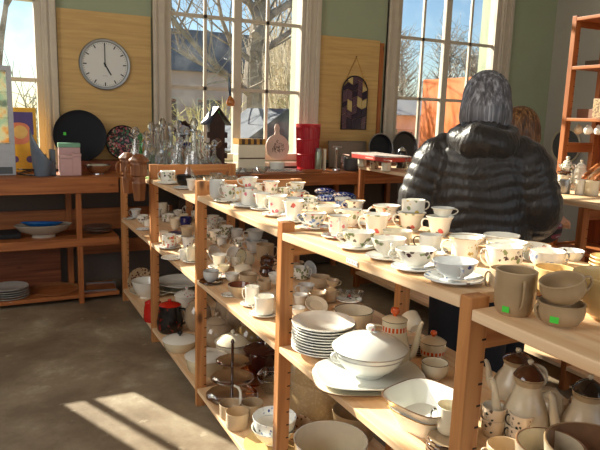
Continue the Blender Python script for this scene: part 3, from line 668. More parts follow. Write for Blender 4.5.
def pot(u, v, wpx, hpx, key, name, label, cat, body, M, lidM=None, knobM=None, hd='L', spout=None, handle=None, lidh=.25, lidr=.6, rimM=None, dz=0, twohandles=False, bands=None, knob=.14, lidprof=None, belly=None, rotz=None, ringmat=None, hM=None, spM=None, mv=(0, 0)):
    """lidded pot: body lathe, lid > knob, spout, handle; sizes in body radii"""
    p = at(u, v, key)+Vector((mv[0], mv[1], dz)); d = depth(p); r = wpx/2*d/FPX; h = hpx*d/FPX
    hr = HD[hd] if isinstance(hd, str) else hd
    e = (Euler(base_tilt(key)).to_matrix() @ Euler((0, 0, hr)).to_matrix()).to_euler()
    root = empty(name, label, cat, p, e)
    bm = bmesh.new(); t = .003; rt = body[-1][0]*r
    P = [(a*r, b*h, (c[0] if c else 0)) for a, b, *c in body] + [(rt-t, h, 1), (rt-t, h*.93, 0), (rt*.6, h*.5, 0), (0, h*.5, 0)]
    lathe(bm, P, 36); fin(bm, 'pot_body', [M, rimM or M, ringmat or M], root)
    if lidM:
        lr = rt*1.02; lh = lidh*h
        bm = bmesh.new(); lp = lidprof or [(0, -.04), (.9, -.04), (.92, 0), (1.03, .02), (1.04, .10), (.86, .42), (.6, .72), (.3, .92), (0, 1)]
        lathe(bm, [(a*lr, h+.0015+b*lh, (1 if i == 4 else 0)) for i, (a, b) in enumerate(lp)], 32)
        lid = fin(bm, 'lid', [lidM, rimM or lidM], root)
        bm = bmesh.new(); kr = knob*r; kz = h+lh*lp[-1][1]-.001
        lathe(bm, [(0, 0), (kr*.5, 0), (kr*.45, kr*.4), (kr*.9, kr*.8), (kr, kr*1.3), (kr*.8, kr*1.8), (0, kr*2)], 16, cz=kz)
        fin(bm, 'knob', knobM or lidM, lid)
    def rb(z):
        for a, b in zip(body, body[1:]):
            if a[1] <= z <= b[1] and b[1] > a[1]: return (a[0]+(b[0]-a[0])*(z-a[1])/(b[1]-a[1]))*r
        return rt
    if handle:
        zt, zb, o, rr = handle
        bm = bmesh.new(); tube(bm, bez((rb(zt)-.002, 0, zt*h), (r*(1+o*1.35), 0, h*(zt+.16)), (r*(1+o*1.3), 0, h*zb), (rb(zb)-.002, 0, zb*h), 14), rr*r, 10, flat=1.3); fin(bm, 'handle', hM or M, root)
        if twohandles:
            bm = bmesh.new(); tube(bm, [(-x, y, z) for x, y, z in bez((rb(zt)-.002, 0, zt*h), (r*(1+o*1.35), 0, h*(zt+.16)), (r*(1+o*1.3), 0, h*zb), (rb(zb)-.002, 0, zb*h), 14)], rr*r, 10, flat=1.3); fin(bm, 'handle', hM or M, root)
    if spout:
        zb, zt, o, r0, r1 = spout
        bm = bmesh.new(); pts = bez((-rb(zb)*.75, 0, zb*h), (-r*(1+o*.75), 0, h*(zb-.02)), (-r*(1+o*.35), 0, h*(zt-.15)), (-r*(1+o), 0, h*zt), 12)
        tube(bm, pts, [r0*r+(r1-r0)*r*i/12 for i in range(13)], 14); fin(bm, 'spout', spM or M, root)
    return root, p, d
def sprig(name): return FL[name]

# ================================================================== TOP SHELF, near section: front row
cs('wide', 454, 282, 42, 17, 'T0', 60, 'shaded teacup with dark blue sprigs beside the nearest post', 'blue', hd='F', sstyle='blue')
cs('wide', 415, 270, 38, 17, 'T0', 48, 'teacup with small brown sprigs, second from the nearest post', 'dark', hd='L', sstyle='blue')
cs('wide', 388, 259, 33, 17, 'T0', 46, 'wide white teacup with pink rose clusters on the front edge', 'rose', hd='F', sstyle='white')
cs('wide', 358, 249, 31, 14, 'T0', 42, 'white teacup with green leafy sprig just behind the pink rose cup', 'leaf', hd='L', sstyle='white', scal=(.03, 8))
cs('waist', 338, 238, 24, 19, 'T0', 34, 'waisted teacup with pink roses and a dark stem on the front edge', 'pink', hd='F', rim=GOLD)
cs('wide', 314, 229, 24, 13, 'T0', 34, 'teacup with orange and blue posy standing right of the middle post', 'mixed', hd='L', rim=GOLD)
cs('flare', 293, 222, 21, 18, 'T1', 32, 'teacup with one bold pink rose standing behind the middle post', 'red', hd='R', scal=(.04, 6))
cs('waist', 276, 216, 19, 17, 'T1', 30, 'scalloped teacup with red rose and black leaves left of the middle post', 'rose', hd='L', scal=(.04, 6))
cs('flare', 262, 210, 16, 14, 'T1', 24, 'plain white teacup with dark handle left of the scalloped rose cup', 'white', hd='R', hmat=BRN)
cup('can', 249, 205, 15, 16, 'T1', 'straight floral cup with pink rose, lower of the tall stacked pair', 'rose', 'R')
cup('flare', 249, 205, 17, 10, 'T1', 'small floral cup set on top of the straight rose cup', 'rose', 'L', dz=.068)
plate(245, 207, 30, 'T1', 'pale saucer under the tall stacked pair of floral cups', 'grey')
cup('flare', 239, 201, 10, 12, 'T1', 'little cup with a yellow flower beside the stacked floral cups', 'yellow', 'L')
cup('wide', 229, 200, 15, 14, 'T1', 'rounded cup with pink flowers on the far end of the long floral row', 'pink', 'L')
cup('mug', 217, 198, 14, 17, 'T1', 'tall grey-white mug next to the second post', 'grey', 'R')
plate(226, 202, 25, 'T1', 'thin saucer edge showing under the rounded pink-flowered cup', 'dark')
# second row
cup('round', 503, 271, 34, 24, 'T0', 'white cup with small dark flower in front of the stacked bowls', 'dark', 'L', scal=(.02, 8), hout=.3)
cup('waist', 464, 262, 32, 24, 'T0', 'tall cream-white angular cup with gilt scrolls', 'gold', 'L', hout=.45, rim=GOLD)
cup('bowl', 467, 247, 33, 11, 'T0', 'white scalloped cup nested behind the angular gilt cup', 'white', 'R', name='teacup', scal=(.04, 8))
cup('can', 430, 251, 21, 16, 'T0', 'white ribbed coffee cup with dark brown handle', 'white', 'L', hmat=BRN, hout=.55)
plate(428, 253, 40, 'T0', 'dark-rimmed saucer under the brown-handled ribbed cup', 'white', rim=BRN)
cup('deep', 397, 245, 28, 14, 'T0', 'plain cream flat-bottomed bowl in second row behind the pink rose cup', 'cream', handle=False)
cup('round', 506, 256, 37, 14, 'T0', 'white cup with gilt band under the plain white bowl', 'gold', 'R', scal=(.02, 6))
cup('bowl', 501, 247, 33, 12, 'T0', 'plain white bowl topping the pile nearest the dark coat', 'white', handle=False)
cup('flare', 439, 236, 26, 19, 'T0', 'flared cup with red rose beneath an empty cup', 'red', 'L')
cup('flare', 441, 236, 22, 9, 'T0', 'empty pale cup stacked in the flared red-rose cup', 'grey', 'R', dz=.058)
cup('flare', 411, 231, 27, 18, 'T0', 'big cup with red and yellow roses under a leafy cup', 'red', 'L')
cup('can', 412, 229, 22, 12, 'T0', 'white cup with gilt leaf sprig stacked highest beside the coat sleeve', 'yellow', 'R', dz=.055)
cup('flare', 376, 236, 26, 21, 'T0', 'flared white cup with red rose and orange bloom in the middle row', 'red', 'L')
cup('waist', 386, 222, 26, 16, 'T0', 'cup with orange lily pattern behind the flared red-rose cup', 'orange', 'L')
cup('can', 375, 207, 15, 10, 'T0', 'short cup with gilt band at the far edge of the near top shelf', 'orange', 'R')
cup('flare', 351, 226, 21, 16, 'T0', 'flared cup with trailing pink blossoms in the middle row', 'pink', 'L')
cup('wide', 328, 216, 23, 10, 'T0', 'low plain white teacup before the blue transfer china', 'white', 'L')
cup('flare', 355, 212, 19, 11, 'T0', 'grey-white cup with gilt edge right of the blue transfer cups', 'dark', 'L', rim=GOLD)
plate(367, 225, 26, 'T0', 'white saucer squeezed between the flared rose cups', 'white')
plate(398, 262, 22, 'T0', 'small bright saucer between the front row and the cream bowl', 'white') if 0 else None
plate(350, 246, 10, 'T0', '', 'white') if 0 else None
# blue transfer ware
cup('can', 329, 205, 18, 9, 'T0', 'blue transfer-printed cup under the left tilted saucer', 'willow', 'L')
cup('can', 345, 209, 18, 8, 'T0', 'blue transfer-printed cup under the right tilted saucer', 'willow', 'R')
plate(325, 202, 22, 'T0', 'dark blue saucer lying tilted on blue cups, the left one', 'willow', dz=.036, rot=(-.40, .30, 0), rim=BLUE)
plate(344, 207, 24, 'T0', 'dark blue saucer lying tilted on blue cups, the right one', 'willow', dz=.036, rot=(-.40, .30, 0), rim=BLUE)
cup('deep', 357, 203, 17, 5, 'T0', 'shallow white dish right of the tilted blue saucers', 'white', handle=False)
# back left of the near/second section
cup('can', 310, 212, 17, 9, 'T0', 'cup printed with dark green leaves, upper of the leafy pair' if 0 else 'straight cup printed with dark green leaves', 'leaf', 'L')
cup('wide', 310, 206, 15, 8, 'T1', 'small cup with dark leaf wreath behind the straight leafy cup', 'leaf', 'L')
cup('bowl', 294, 206, 16, 8, 'T1', 'smoke-grey bowl in the middle of the second section', 'grey', handle=False)
cup('flare', 297, 199, 17, 8, 'T1', 'cup with peach flowers under the gilt-rimmed cup', 'orange', 'R')
cup('flare', 297, 198, 16, 8, 'T1', 'gilt-rimmed white cup stacked on the peach-flowered cup', 'gold', 'L', dz=.032, rim=GOLD)
cup('waist', 271, 196, 16, 14, 'T1', 'slender cup with pink sprig at the back of the second section', 'pink', 'L')
cup('round', 283, 196, 10, 8, 'T1', 'tiny cup with yellow-green sprig beside the slender pink-sprigged cup', 'leaf', 'L')
cup('can', 255, 195, 14, 11, 'T1', 'cup with red and blue flowers at the back of the second section', 'mixed', 'R')
cup('wide', 241, 188, 13, 7, 'T1', 'small white cup at the far back of the second section', 'white', 'L')

# ------------------------------------------------------------------ tan stoneware on the nearest section
cup('mug', 513, 313, 40, 44, 'Tn', 'big tan mug with its handle turned to the viewer and green sticker', 'buff', 'F', sticker=(3.5, .18, GREENSTK), thick=.004, rim=TAN, hout=.25)
cup('mug', 552, 293, 38, 26, 'Tn', 'yellow-tan mug standing behind the tilted tan cup', 'yellowtan', 'R', thick=.004)
cup('mug', 504, 294, 32, 26, 'Tn', 'tan mug half hidden behind the big stickered mug', 'tan', 'L', thick=.004, hout=.3)
cup('round', 559, 325, 46, 24, 'Tn', 'wide tan cup with green sticker supporting a tilted cup', 'buff', 'L', sticker=(3.6, .45, GREENSTK), thick=.004, hout=.15)
cup('round', 562, 327, 44, 24, 'Tn', 'tan cup lying tilted inside the wide stickered cup', 'buff', 'R', dz=.046, tip=(-.05, -.28, 0), thick=.004)
cup('round', 609, 318, 76, 44, 'Tn', 'large yellow-tan bowl-shaped cup at the right picture edge', 'yellowtan', 'R', thick=.004, hout=.1)
stack(6, 606, 278, 34, 'Tn', 'tan saucer of the pile under the upright yellow plate', 'top tan saucer of the pile under the upright yellow plate', 'yellowtan', name='saucer', prof=SAUCER, step=.0085, depthf=.16)
plate(606, 276, 46, 'Tn', 'bright yellow stoneware plate standing on edge at the right', 'yellowtan', dz=.098, name='plate', prof=PLATE, depthf=.12, rot=(1.25, 0, .5))
cup('bowl', 577, 263, 26, 14, 'Tn', 'white cup with tiny blue sprigs beside the tan saucers', 'blue', 'L', name='teacup')
cup('round', 546, 268, 34, 18, 'Tn', 'white cup with green and pink garland behind the tan mugs', 'mixed', 'R')
cup('bowl', 543, 253, 36, 10, 'Tn', 'white bowl with gilt edge behind the garland cup', 'gold', handle=False, rim=GOLD)
cup('bowl', 574, 248, 34, 8, 'Tn', 'low brown earthenware dish at the back of the near section', 'brown', handle=False)
plate(521, 262, 24, 'Tn', 'white scalloped saucer leaning against the cups behind the big mug', 'rose', dz=.02, rot=(.6, .3, 0), scal=(.05, 9))

# ================================================================== TOP SHELF, far sections
cup('can', 168, 182, 15, 11, 'T2', 'white cup with a grey flower next to the third post', 'dark', 'L')
cup('round', 184, 186, 15, 11, 'T2', 'charcoal-patterned teacup on the sunny far top shelf', 'black', 'R')
plate(183, 189, 20, 'T2', 'dark saucer under the charcoal-patterned teacup', 'grey')
cup('flare', 191, 190, 10, 11, 'T2', 'small white cup in front of the charcoal teacup', 'white', 'R')
plate(168, 184, 22, 'T2', 'saucer of the white cup with a grey flower', 'white')
cup('wide', 191, 177, 13, 7, 'T2', 'low white cup behind the charcoal teacup', 'white', 'L')
def glassbowl(u, v, w, h, key, label, kind='bowl', group=None, mat=None, name='glass_bowl'):
    p = at(u, v, key); d = depth(p); r = w/2*d/FPX; hh = h*d/FPX
    bm = bmesh.new(); vessel(bm, PROF[kind], r, hh, .003, 24, (.04, 10))
    tag(fin(bm, name, [mat or CRYSTAL]*3, loc=p), label, 'bowl', group)
gb = [(199, 182, 13, 8), (209, 184, 12, 7), (203, 177, 13, 6), (216, 180, 13, 7), (212, 174, 12, 5), (226, 177, 13, 6), (232, 182, 12, 6), (224, 172, 11, 4), (237, 174, 11, 5), (244, 179, 13, 6), (252, 182, 12, 6)]
gw = ['nearest the second post', 'second in the front line', 'behind the first one', 'third in the front line', 'in the far left line', 'in the middle line', 'fourth in the front line', 'furthest back', 'at the back right', 'fifth in the front line', 'at the right end']
for (u, v, w_, h_), t_ in zip(gb, gw):
    if (u, v) == (199, 182): continue
    if at(u, v, 'T2').x < .47 and at(u, v, 'T2').y > 2.53: glassbowl(u, v, w_, h_, 'T2', 'small cut-glass bowl on the far top shelf, %s' % t_, group='glass bowls on the far top shelf')
    else: glassbowl(u, v-2, w_, h_, 'T1', 'small cut-glass bowl beyond the second post, %s' % t_, group='glass bowls on the far top shelf') if at(u, v-2, 'T1').x < .46 and at(u, v-2, 'T1').y < 2.44 else None

# decanters and glass on the top shelf nearest the windows
def decanter(u, v, w, h, label, kind=0, mat=None, stop=True, key='T3', grp='glass decanters on the far top shelf', y=None):
    p = at(u, v, key); p.x = min(p.x, .46)
    d = depth(p); r = w/2*d/FPX; H = h*d/FPX
    w0 = r*1.15; r = w0
    root = empty('glass_decanter', label, 'decanter', p, (0, 0, rnd.uniform(0, 3)), grp)
    S = [[(0, 0), (.9, 0), (1, .03), (1, .08), (.55, .40), (.26, .60), (.20, .74), (.34, .78), (.30, .80), (.18, .78), (.14, .60), (.45, .38), (.88, .08), (0, .05)],
         [(0, 0), (.85, 0), (.95, .04), (1, .30), (.85, .42), (.35, .52), (.24, .60), (.24, .74), (.36, .78), (.2, .78), (.16, .56), (.75, .40), (.88, .1), (0, .06)],
         [(0, 0), (.7, 0), (.75, .04), (1, .18), (.8, .36), (.3, .50), (.22, .66), (.40, .78), (.28, .77), (.14, .62), (.62, .36), (.85, .18), (0, .06)]][kind]
    bm = bmesh.new(); lathe(bm, [(a*r, b*H) for a, b in S], 20, scal=(.03, 10)); fin(bm, 'bottle', mat or CRYSTAL, root, sharp=20)
    if stop:
        bm = bmesh.new(); q = r*.42; z = .78*H
        lathe(bm, [(0, 0), (q*.4, 0), (q*.45, H*.03), (q, H*.09), (q*.95, H*.15), (q*.4, H*.21), (0, H*.22)], 14, cz=z); fin(bm, 'stopper', mat or CRYSTAL, root, sharp=15)
dl = [(136, 173, 18, 46, 'tall glass decanter furthest left, before the speckled tray', 0), (147, 175, 14, 44, 'slim decanter beside the green one', 2), (158, 176, 16, 52, 'tall decanter with ball stopper above the third post', 1),
      (171, 173, 16, 50, 'broad-shouldered decanter behind the front ones', 1), (178, 176, 15, 56, 'tall decanter with big round stopper left of the dial clock', 2), (166, 178, 17, 38, 'short flared decanter in front, its neck white', 0),
      (181, 179, 18, 42, 'flared decanter in front of the dial clock', 0), (194, 178, 18, 60, 'tallest decanter with a faceted ball stopper', 0), (206, 177, 13, 36, 'squat decanter with a wide stopper below the cuckoo clock', 1), (214, 176, 14, 36, 'squat decanter, right of two with wide stoppers', 1), (224, 173, 12, 30, 'small square-shouldered decanter at the right end of the glass row', 1)]
for u, v, w_, h_, t_, k_ in dl: decanter(u, v, w_, h_, t_, k_)
for u, v, w_, h_, t_, k_ in [(152, 172, 15, 50, 'cut-glass decanter standing behind the slim one', 1), (163, 172, 14, 54, 'decanter with a tall ball stopper at the rear left', 0), (187, 173, 15, 46, 'rear decanter just right of the dial', 1), (199, 172, 13, 42, 'rear decanter right of the tallest one', 2), (174, 179, 12, 34, 'small front decanter below the blue goblet', 2), (188, 180, 13, 34, 'small front decanter left of the tallest one', 0), (216, 171, 12, 40, 'rear decanter behind the squat pair', 0)]: decanter(u, v, w_, h_, t_, k_)
decanter(141, 177, 13, 44, 'green glass decanter among the clear ones', 2, GREENG)
p = at(186, 172, 'T3'); rt = empty('goblet', 'glass goblet with a deep blue bowl among the decanters', 'glass', p)
d = depth(p); bm = bmesh.new(); lathe(bm, [(0, 0), (.034, 0), (.034, .003), (.006, .01), (.005, .15)], 18); fin(bm, 'stem', CRYSTAL, rt)
bm = bmesh.new(); lathe(bm, [(.005, .15), (.02, .155), (.034, .19), (.03, .19), (.016, .16), (0, .158)], 18); fin(bm, 'bowl', BLUEG, rt)

# ================================================================== MIDDLE SHELF
# section between third and fourth posts (furthest)
cup('flare', 136, 218, 11, 9, 'M3', 'grey-white cup, left one of the far middle shelf end', 'grey', 'L')
cup('round', 143, 223, 11, 8, 'M3', 'patterned cup right of the far left grey-white cup', 'dark', 'R')
plate(129, 219, 12, 'M3', 'saucer lying at the far end of the middle shelf', 'grey')
plate(143, 230, 14, 'M3', 'patterned saucer in front of the far patterned cup', 'blue')
plate(147, 237, 10, 'M3', 'dark saucer on the shelf edge left of the third post', 'brown')
cup('can', 148, 226, 8, 6, 'M3', 'small white cup partly behind the third post', 'white', 'L')
# section between second and third posts
cup('can', 163, 214, 9, 11, 'M2', 'cream cup standing furthest left past the third post', 'cream', 'R')
plate(171, 214, 18, 'M2', 'grey saucer beside the furthest cream cup', 'grey')
cup('can', 168, 221, 13, 7, 'M2', 'cup with a black band pattern on the middle shelf', 'dark', 'R')
cup('flare', 175, 229, 12, 11, 'M2', 'pale flared cup beside the cobalt blue cup', 'cream', 'R')
cup('round', 186, 229, 12, 12, 'M2', 'cobalt blue cup on the middle shelf', 'cobalt', 'L')
plate(175, 234, 15, 'M2', 'cobalt blue saucer under the pale flared cup', 'cobalt')
cup('flare', 189, 214, 10, 8, 'M2', 'pink-grey cup at the back before the second post', 'pink', 'L')
cup('flare', 188, 250, 14, 14, 'M2', 'cup with a blue flower supporting a taupe cup', 'blue', 'R')
cup('flare', 187, 249, 14, 12, 'M2', 'taupe cup balanced on the blue-flower cup', 'tan', 'R', dz=.060)
cup('can', 164, 240, 9, 9, 'M2', 'plain white cup right of the third post', 'white', 'L')
cs('can', 169, 248, 14, 12, 'M2', 24, 'coffee cup with orange and black flower band', 'orange', hd='R', sstyle='grey')
cup('can', 184, 260, 9, 11, 'M2', 'white fluted cup, left one in front of the second post', 'white', 'L')
cs('can', 192, 262, 11, 13, 'M2', 20, 'beige cylindrical cup beside the second post', 'cream', hd='R', sstyle='white')
cup('wide', 178, 242, 12, 6, 'M2', 'small white cup between the flower-band cup and the fluted cup', 'white', 'L')
plate(172, 259, 22, 'M2', 'flat white saucer on the lit shelf edge', 'white')
# section between second post and middle post
cup('flare', 213, 232, 14, 10, 'M1', 'grey patterned cup at the back, immediately past the second post', 'dark', 'R')
cup('flare', 213, 231, 13, 9, 'M1', 'pink-tinged cup stacked at the back past the second post', 'pink', 'R', dz=.04)
cup('flare', 226, 238, 15, 12, 'M1', 'wide grey patterned cup in the shaded back row', 'leaf', 'R')
cup('flare', 215, 243, 14, 13, 'M1', 'grey patterned cup in the second shaded row', 'leaf', 'L')
cup('can', 237, 240, 12, 11, 'M1', 'dim cup behind the flared grey vase-like cup', 'grey', 'L')
cup('wide', 229, 256, 20, 10, 'M1', 'taupe footed cup raised above the white-lit cup', 'tan', 'L')
cup('flare', 254, 252, 20, 12, 'M1', 'flared grey cup, lower of two in the shaded back', 'grey', 'L')
cup('flare', 255, 251, 19, 11, 'M1', 'flared grey cup, upper of two in the shaded back', 'grey', 'L', dz=.055)
cup('can', 265, 260, 18, 16, 'M1', 'square-sided beige cup near the middle post', 'tan', 'R')
cs('flare', 219, 268, 16, 12, 'M1', 22, 'sunlit white cup just right of the second post', 'white', hd='R')
plate(214, 258, 18, 'M1', 'grey saucer standing on edge behind the sunlit white cup', 'grey', dz=.02, rot=(1.1, 0, .5))
plate(234, 262, 20, 'M1', 'white saucer standing on edge beside the tipped cup', 'white', dz=.03, rot=(1.15, 0, .2))
cup('can', 236, 266, 10, 10, 'M1', 'small white cup in front of the standing saucer', 'white', 'L')
cup('round', 252, 266, 17, 15, 'M1', 'cup lying tipped over, its dark-rimmed mouth facing the aisle', 'cream', 'B', dz=.03, tip=(.25, -1.25, 0), rim=BRN, hmat=BRN, hout=.5)
pot(243, 275, 17, 7, 'M1', 'butter_dish', 'cream lidded butter dish lit by the sun', 'dish', [(0, 0), (.8, 0), (.95, .2), (1, 1)], CREAM, CREAM, hd='R', lidh=.6, knob=.12)
def brownpot(u, v, w, h, label):
    pot(u, v, w, h, 'M1', 'sugar_bowl', label, 'bowl', [(0, 0), (.6, 0), (.85, .25), (1, .6), (.85, 1)], BRN, BRN, hd='R', lidh=.35, handle=(.7, .3, .4, .09))
brownpot(267, 268, 15, 10, 'dark brown glazed sugar bowl at the back by the middle post')
brownpot(266, 276, 14, 8, 'dark brown glazed pot in front of the sugar bowl by the middle post')
cs('round', 211, 283, 16, 11, 'M1', 24, 'grey cup with brown rim on a dark saucer near the second post', 'grey', hd='R', sstyle='brownglaze', rim=BRN)
cs('round', 248, 286, 18, 11, 'M1', 26, 'taupe cup with a brown rim and handle to the right', 'tan', hd='R', sstyle='white', rim=BRN)
cup('bowl', 239, 297, 23, 13, 'M1', 'tan bowl with a brown-glazed inside in front of the taupe cup', 'tan', handle=False, rim=BRN, inner=plain('brown_inside', srgb(120, 66, 44), .2, coat=.4))
plate(229, 296, 16, 'M1', 'small dark-patterned dish left of the brown-lined bowl', 'dark', dz=0)
cs('can', 252, 305, 15, 17, 'M1', 24, 'tall sunlit white coffee cup', 'white', hd='L')
cs('can', 264, 315, 20, 17, 'M1', 30, 'sunlit wide white cup nearest the middle post', 'white', hd='L')
plate(266, 296, 16, 'M1', 'dark grey saucer behind the sunlit wide white cup', 'grey')
plate(222, 277, 20, 'M1', 'bright white saucer among the small cups', 'rose', scal=(.05, 9))
plate(262, 287, 18, 'M1', 'sunlit white saucer near the middle post', 'white', scal=(.05, 9))
cup('wide', 275, 283, 14, 10, 'M1', 'white cup mostly hidden by the middle post', 'white', 'R')
plate(252, 316, 9, 'M1', '', 'white') if 0 else None
# section between middle post and near post: shaded cups at the back
cup('can', 301, 278, 16, 11, 'M0', 'patterned shaded cup at the far back right of the middle post', 'leaf', 'R')
cup('wide', 294, 268, 12, 7, 'M0', 'dim grey cup highest at the back right of the middle post', 'grey', 'R')
plate(309, 276, 18, 'M0', 'dim saucer standing on edge in the shaded back row', 'grey', dz=.03, rot=(1.2, 0, .4))
cup('flare', 306, 296, 17, 12, 'M0', 'dim flared cup in the shaded second row', 'grey', 'L')
cup('round', 320, 287, 20, 11, 'M0', 'dim wide cup with its handle to the right in shade', 'tan', 'R')
cup('flare', 317, 304, 17, 12, 'M0', 'dim beige cup behind the plate stack', 'tan', 'L')
cup('can', 330, 301, 13, 12, 'M0', 'dim narrow cup, lower of the shaded pair', 'tan', 'L')
cup('wide', 332, 300, 13, 8, 'M0', 'dim low cup stacked on the narrow shaded cup', 'tan', 'R', dz=.052)
cup('flare', 300, 306, 15, 12, 'M0', 'white cup right beside the middle post', 'white', 'R')
cup('bowl', 298, 316, 15, 9, 'M0', 'white bowl below the white cup by the middle post', 'white', handle=False)
plate(316, 311, 24, 'M0', 'cream plate edge behind the soup plates', 'cream', dz=.02, rot=(.5, 0, 0), name='plate', prof=PLATE)
glassbowl(343, 298, 14, 8, 'M0', 'clear glass dish upturned in the shaded back', mat=CLEAR)
glassbowl(356, 299, 15, 8, 'M0', 'clear glass dish next to the coffee pot handle', mat=CLEAR)
plate(349, 301, 26, 'M0', 'reddish patterned dish with glass on it', 'red', name='plate')
cup('deep', 353, 326, 40, 17, 'M0', 'large tan basin behind the tureen', 'cream', handle=False, thick=.004, rim=BRN)
# soup plates
SP = 'soup plate in the tall stack by the middle post'
stack(10, 323, 352, 64, 'M0', SP, 'top soup plate with orange rim spots and a green sticker', 'white', name='soup_plate', prof=SOUP, step=.0086, depthf=.22)
# octagonal platters and tureen
def platter(u, v, a, b, key, label, M, z=0, rz=0, rim=None, ns=8, dep=.018, name='platter', sticker=None):
    p = at(u, v, key)+Vector((0, 0, z)); d = depth(p)
    bm = bmesh.new()
    def R(th, ax, by):                      # octagonal oval
        c, s = math.cos(th), math.sin(th); k = 3.2
        return 1/((abs(c)/ax)**k+(abs(s)/by)**k)**(1/k)
    rings = []
    for f, zz, mi in ((.0, .004, 0), (.60, .004, 0), (.63, 0, 0), (.68, 0, 0), (.74, .35*dep, 0), (1, dep, 0), (1.003, dep+.002, 1), (.985, dep+.003, 1), (.74, .35*dep+.004, 0), (.6, .008, 0), (0, .008, 0)):
        if f == 0: rings.append(([bm.verts.new((0, 0, zz))], mi)); continue
        rings.append(([bm.verts.new((R(2*PI*i/48, a, b)*f*math.cos(2*PI*i/48), R(2*PI*i/48, a, b)*f*math.sin(2*PI*i/48), zz)) for i in range(48)], mi))
    for (A, _), (B, mi) in zip(rings, rings[1:]):
        for i in range(48):
            k = (i+1) % 48
            f = bm.faces.new((A[0], B[k], B[i]) if len(A) == 1 else (A[i], A[k], B[0]) if len(B) == 1 else (A[i], A[k], B[k], B[i])); f.material_index = mi
    if sticker:
        x, y = sticker; fs = box(bm, x-.009, x+.009, y-.006, y+.006, dep*.8+.003, dep*.8+.0045, 2)
    o = fin(bm, name, [M, rim or M, GREENSTK], loc=p, rot=(base_tilt(key)[0] if 0 else 0, 0, rz)); tag(o, label, 'platter' if name == 'platter' else 'dish'); return o
TW = plain('tureen_white', srgb(222, 224, 218), .1, coat=.5, var=.015)
platter(368, 384, .155, .115, 'M0', 'oval tan-edged platter, lower of two under the tureen', CREAM, rz=-.35, rim=LINE)
platter(369, 383, .148, .108, 'M0', 'octagonal pale platter directly under the tureen', TW, z=.012, rz=-.35)
pot(368, 380, 71, 27, 'M0', 'tureen', 'white lidded soup tureen with grey line and floral knob', 'tureen', [(0, 0), (.42, 0), (.46, .05), (.50, .18), (.72, .34), (.90, .62), (.985, .84), (.99, .86, 2), (1, .90, 2), (1.0, .93), (1, 1)], TW, TW, hd=-.15, knobM=FL['pink'], lidh=.62, rimM=DSTEEL, handle=(.90, .62, .13, .055), twohandles=True, dz=.017, ringmat=DSTEEL, knob=.13)
# square bowls
def sqbowl(u, v, w, h, key, label, M, dz=0, rz=0, rim=None, name='square_bowl', sticker=False):
    p = at(u, v, key)+Vector((0, 0, dz)); r = w/2*depth(p)/FPX; hh = h*depth(p)/FPX
    bm = bmesh.new(); vessel(bm, PROF['deep'] if 0 else [(0, .02), (.52, .02), (.56, 0), (.62, 0), (.66, .10), (.80, .5), (.92, .85), (1, 1)], r, hh, .004, 48, sq=.9)
    if sticker:
        for f_ in bm.faces:
            if f_.material_index == 2: f_.material_index = 0
        box(bm, r*.15-.012, r*.15+.012, -r*.97, -r*.93, hh-.001, hh+.004, 2)
    o = fin(bm, name, [M, rim or M, GREENSTK], loc=p, rot=(0, 0, rz)); tag(o, label, 'bowl'); o.data.materials.append(M); [setattr(f_, 'material_index', 0) for f_ in o.data.polygons if f_.material_index == 2 and not sticker]
sqbowl(423, 427, 64, 22, 'M0', 'fluted square white bowl with gold line, lower of two by the near post', WHITE, rz=.25, rim=GOLD)
sqbowl(424, 427, 76, 24, 'M0', 'square pale bowl with a green sticker, upper of two by the near post', TW, dz=.022, rz=.25, rim=LINE, sticker=True)
# orange-banded coffee set
ORB = None
def orange_band():
    m, n, l, b = newmat('orange_heart_band'); setp(b, .15, coat=.4)
    tc = n.new('ShaderNodeTexCoord'); sx = n.new('ShaderNodeSeparateXYZ'); l.new(tc.outputs['Object'], sx.inputs[0])
    at2 = n.new('ShaderNodeMath'); at2.operation = 'ARCTAN2'; l.new(sx.outputs[1], at2.inputs[0]); l.new(sx.outputs[0], at2.inputs[1])
    mu = n.new('ShaderNodeMath'); mu.operation = 'MULTIPLY'; mu.inputs[1].default_value = 20; l.new(at2.outputs[0], mu.inputs[0])
    si = n.new('ShaderNodeMath'); si.operation = 'SINE'; l.new(mu.outputs[0], si.inputs[0])
    r = ramp(n, [(.0, (0.72, .62, .45, 1)), (.12, srgb(206, 80, 24))], 'CONSTANT'); ad_ = n.new('ShaderNodeMath'); ad_.operation = 'MULTIPLY_ADD'; ad_.inputs[1].default_value = .5; ad_.inputs[2].default_value = .3
    l.new(si.outputs[0], ad_.inputs[0]); l.new(ad_.outputs[0], r.inputs[0]); l.new(r.outputs[0], b.inputs['Base Color']); return m
OB2 = orange_band()
POTW = plain('buff_white_china', srgb(214, 200, 168), .15, coat=.4, var=.03)
pot(392, 366, 36, 48, 'M0', 'coffee_pot', 'cream coffee pot with orange knob and orange spotted band', 'pot', [(0, 0), (.88, 0), (.98, .06), (1, .16), (.92, .40), (.74, .66), (.68, .80), (.68, .84, 2), (.67, .90, 2), (.67, 1)], POTW, POTW, hd='L', knobM=ORANGE, lidh=.09, rimM=BRN, spout=(.22, .98, .55, .26, .10), handle=(.86, .25, .62, .07), ringmat=OB2, knob=.26)
pot(432, 357, 26, 16, 'M0', 'sugar_bowl', 'cream sugar bowl with orange knob and orange spotted band', 'bowl', [(0, 0), (.7, 0), (.86, .12), (.92, .22), (.97, .34), (.98, .36, 2), (.99, .56, 2), (1, .7), (.95, 1)], POTW, POTW, hd='R', knobM=ORANGE, lidh=.35, rimM=BRN, ringmat=OB2, knob=.26, handle=(.6, .3, .05, .05))
cup('round', 434, 378, 27, 17, 'M0', 'small cream basin with brown rim line below the orange-knobbed sugar bowl', 'cream', handle=False, cat='bowl', name='bowl', rim=BRN)
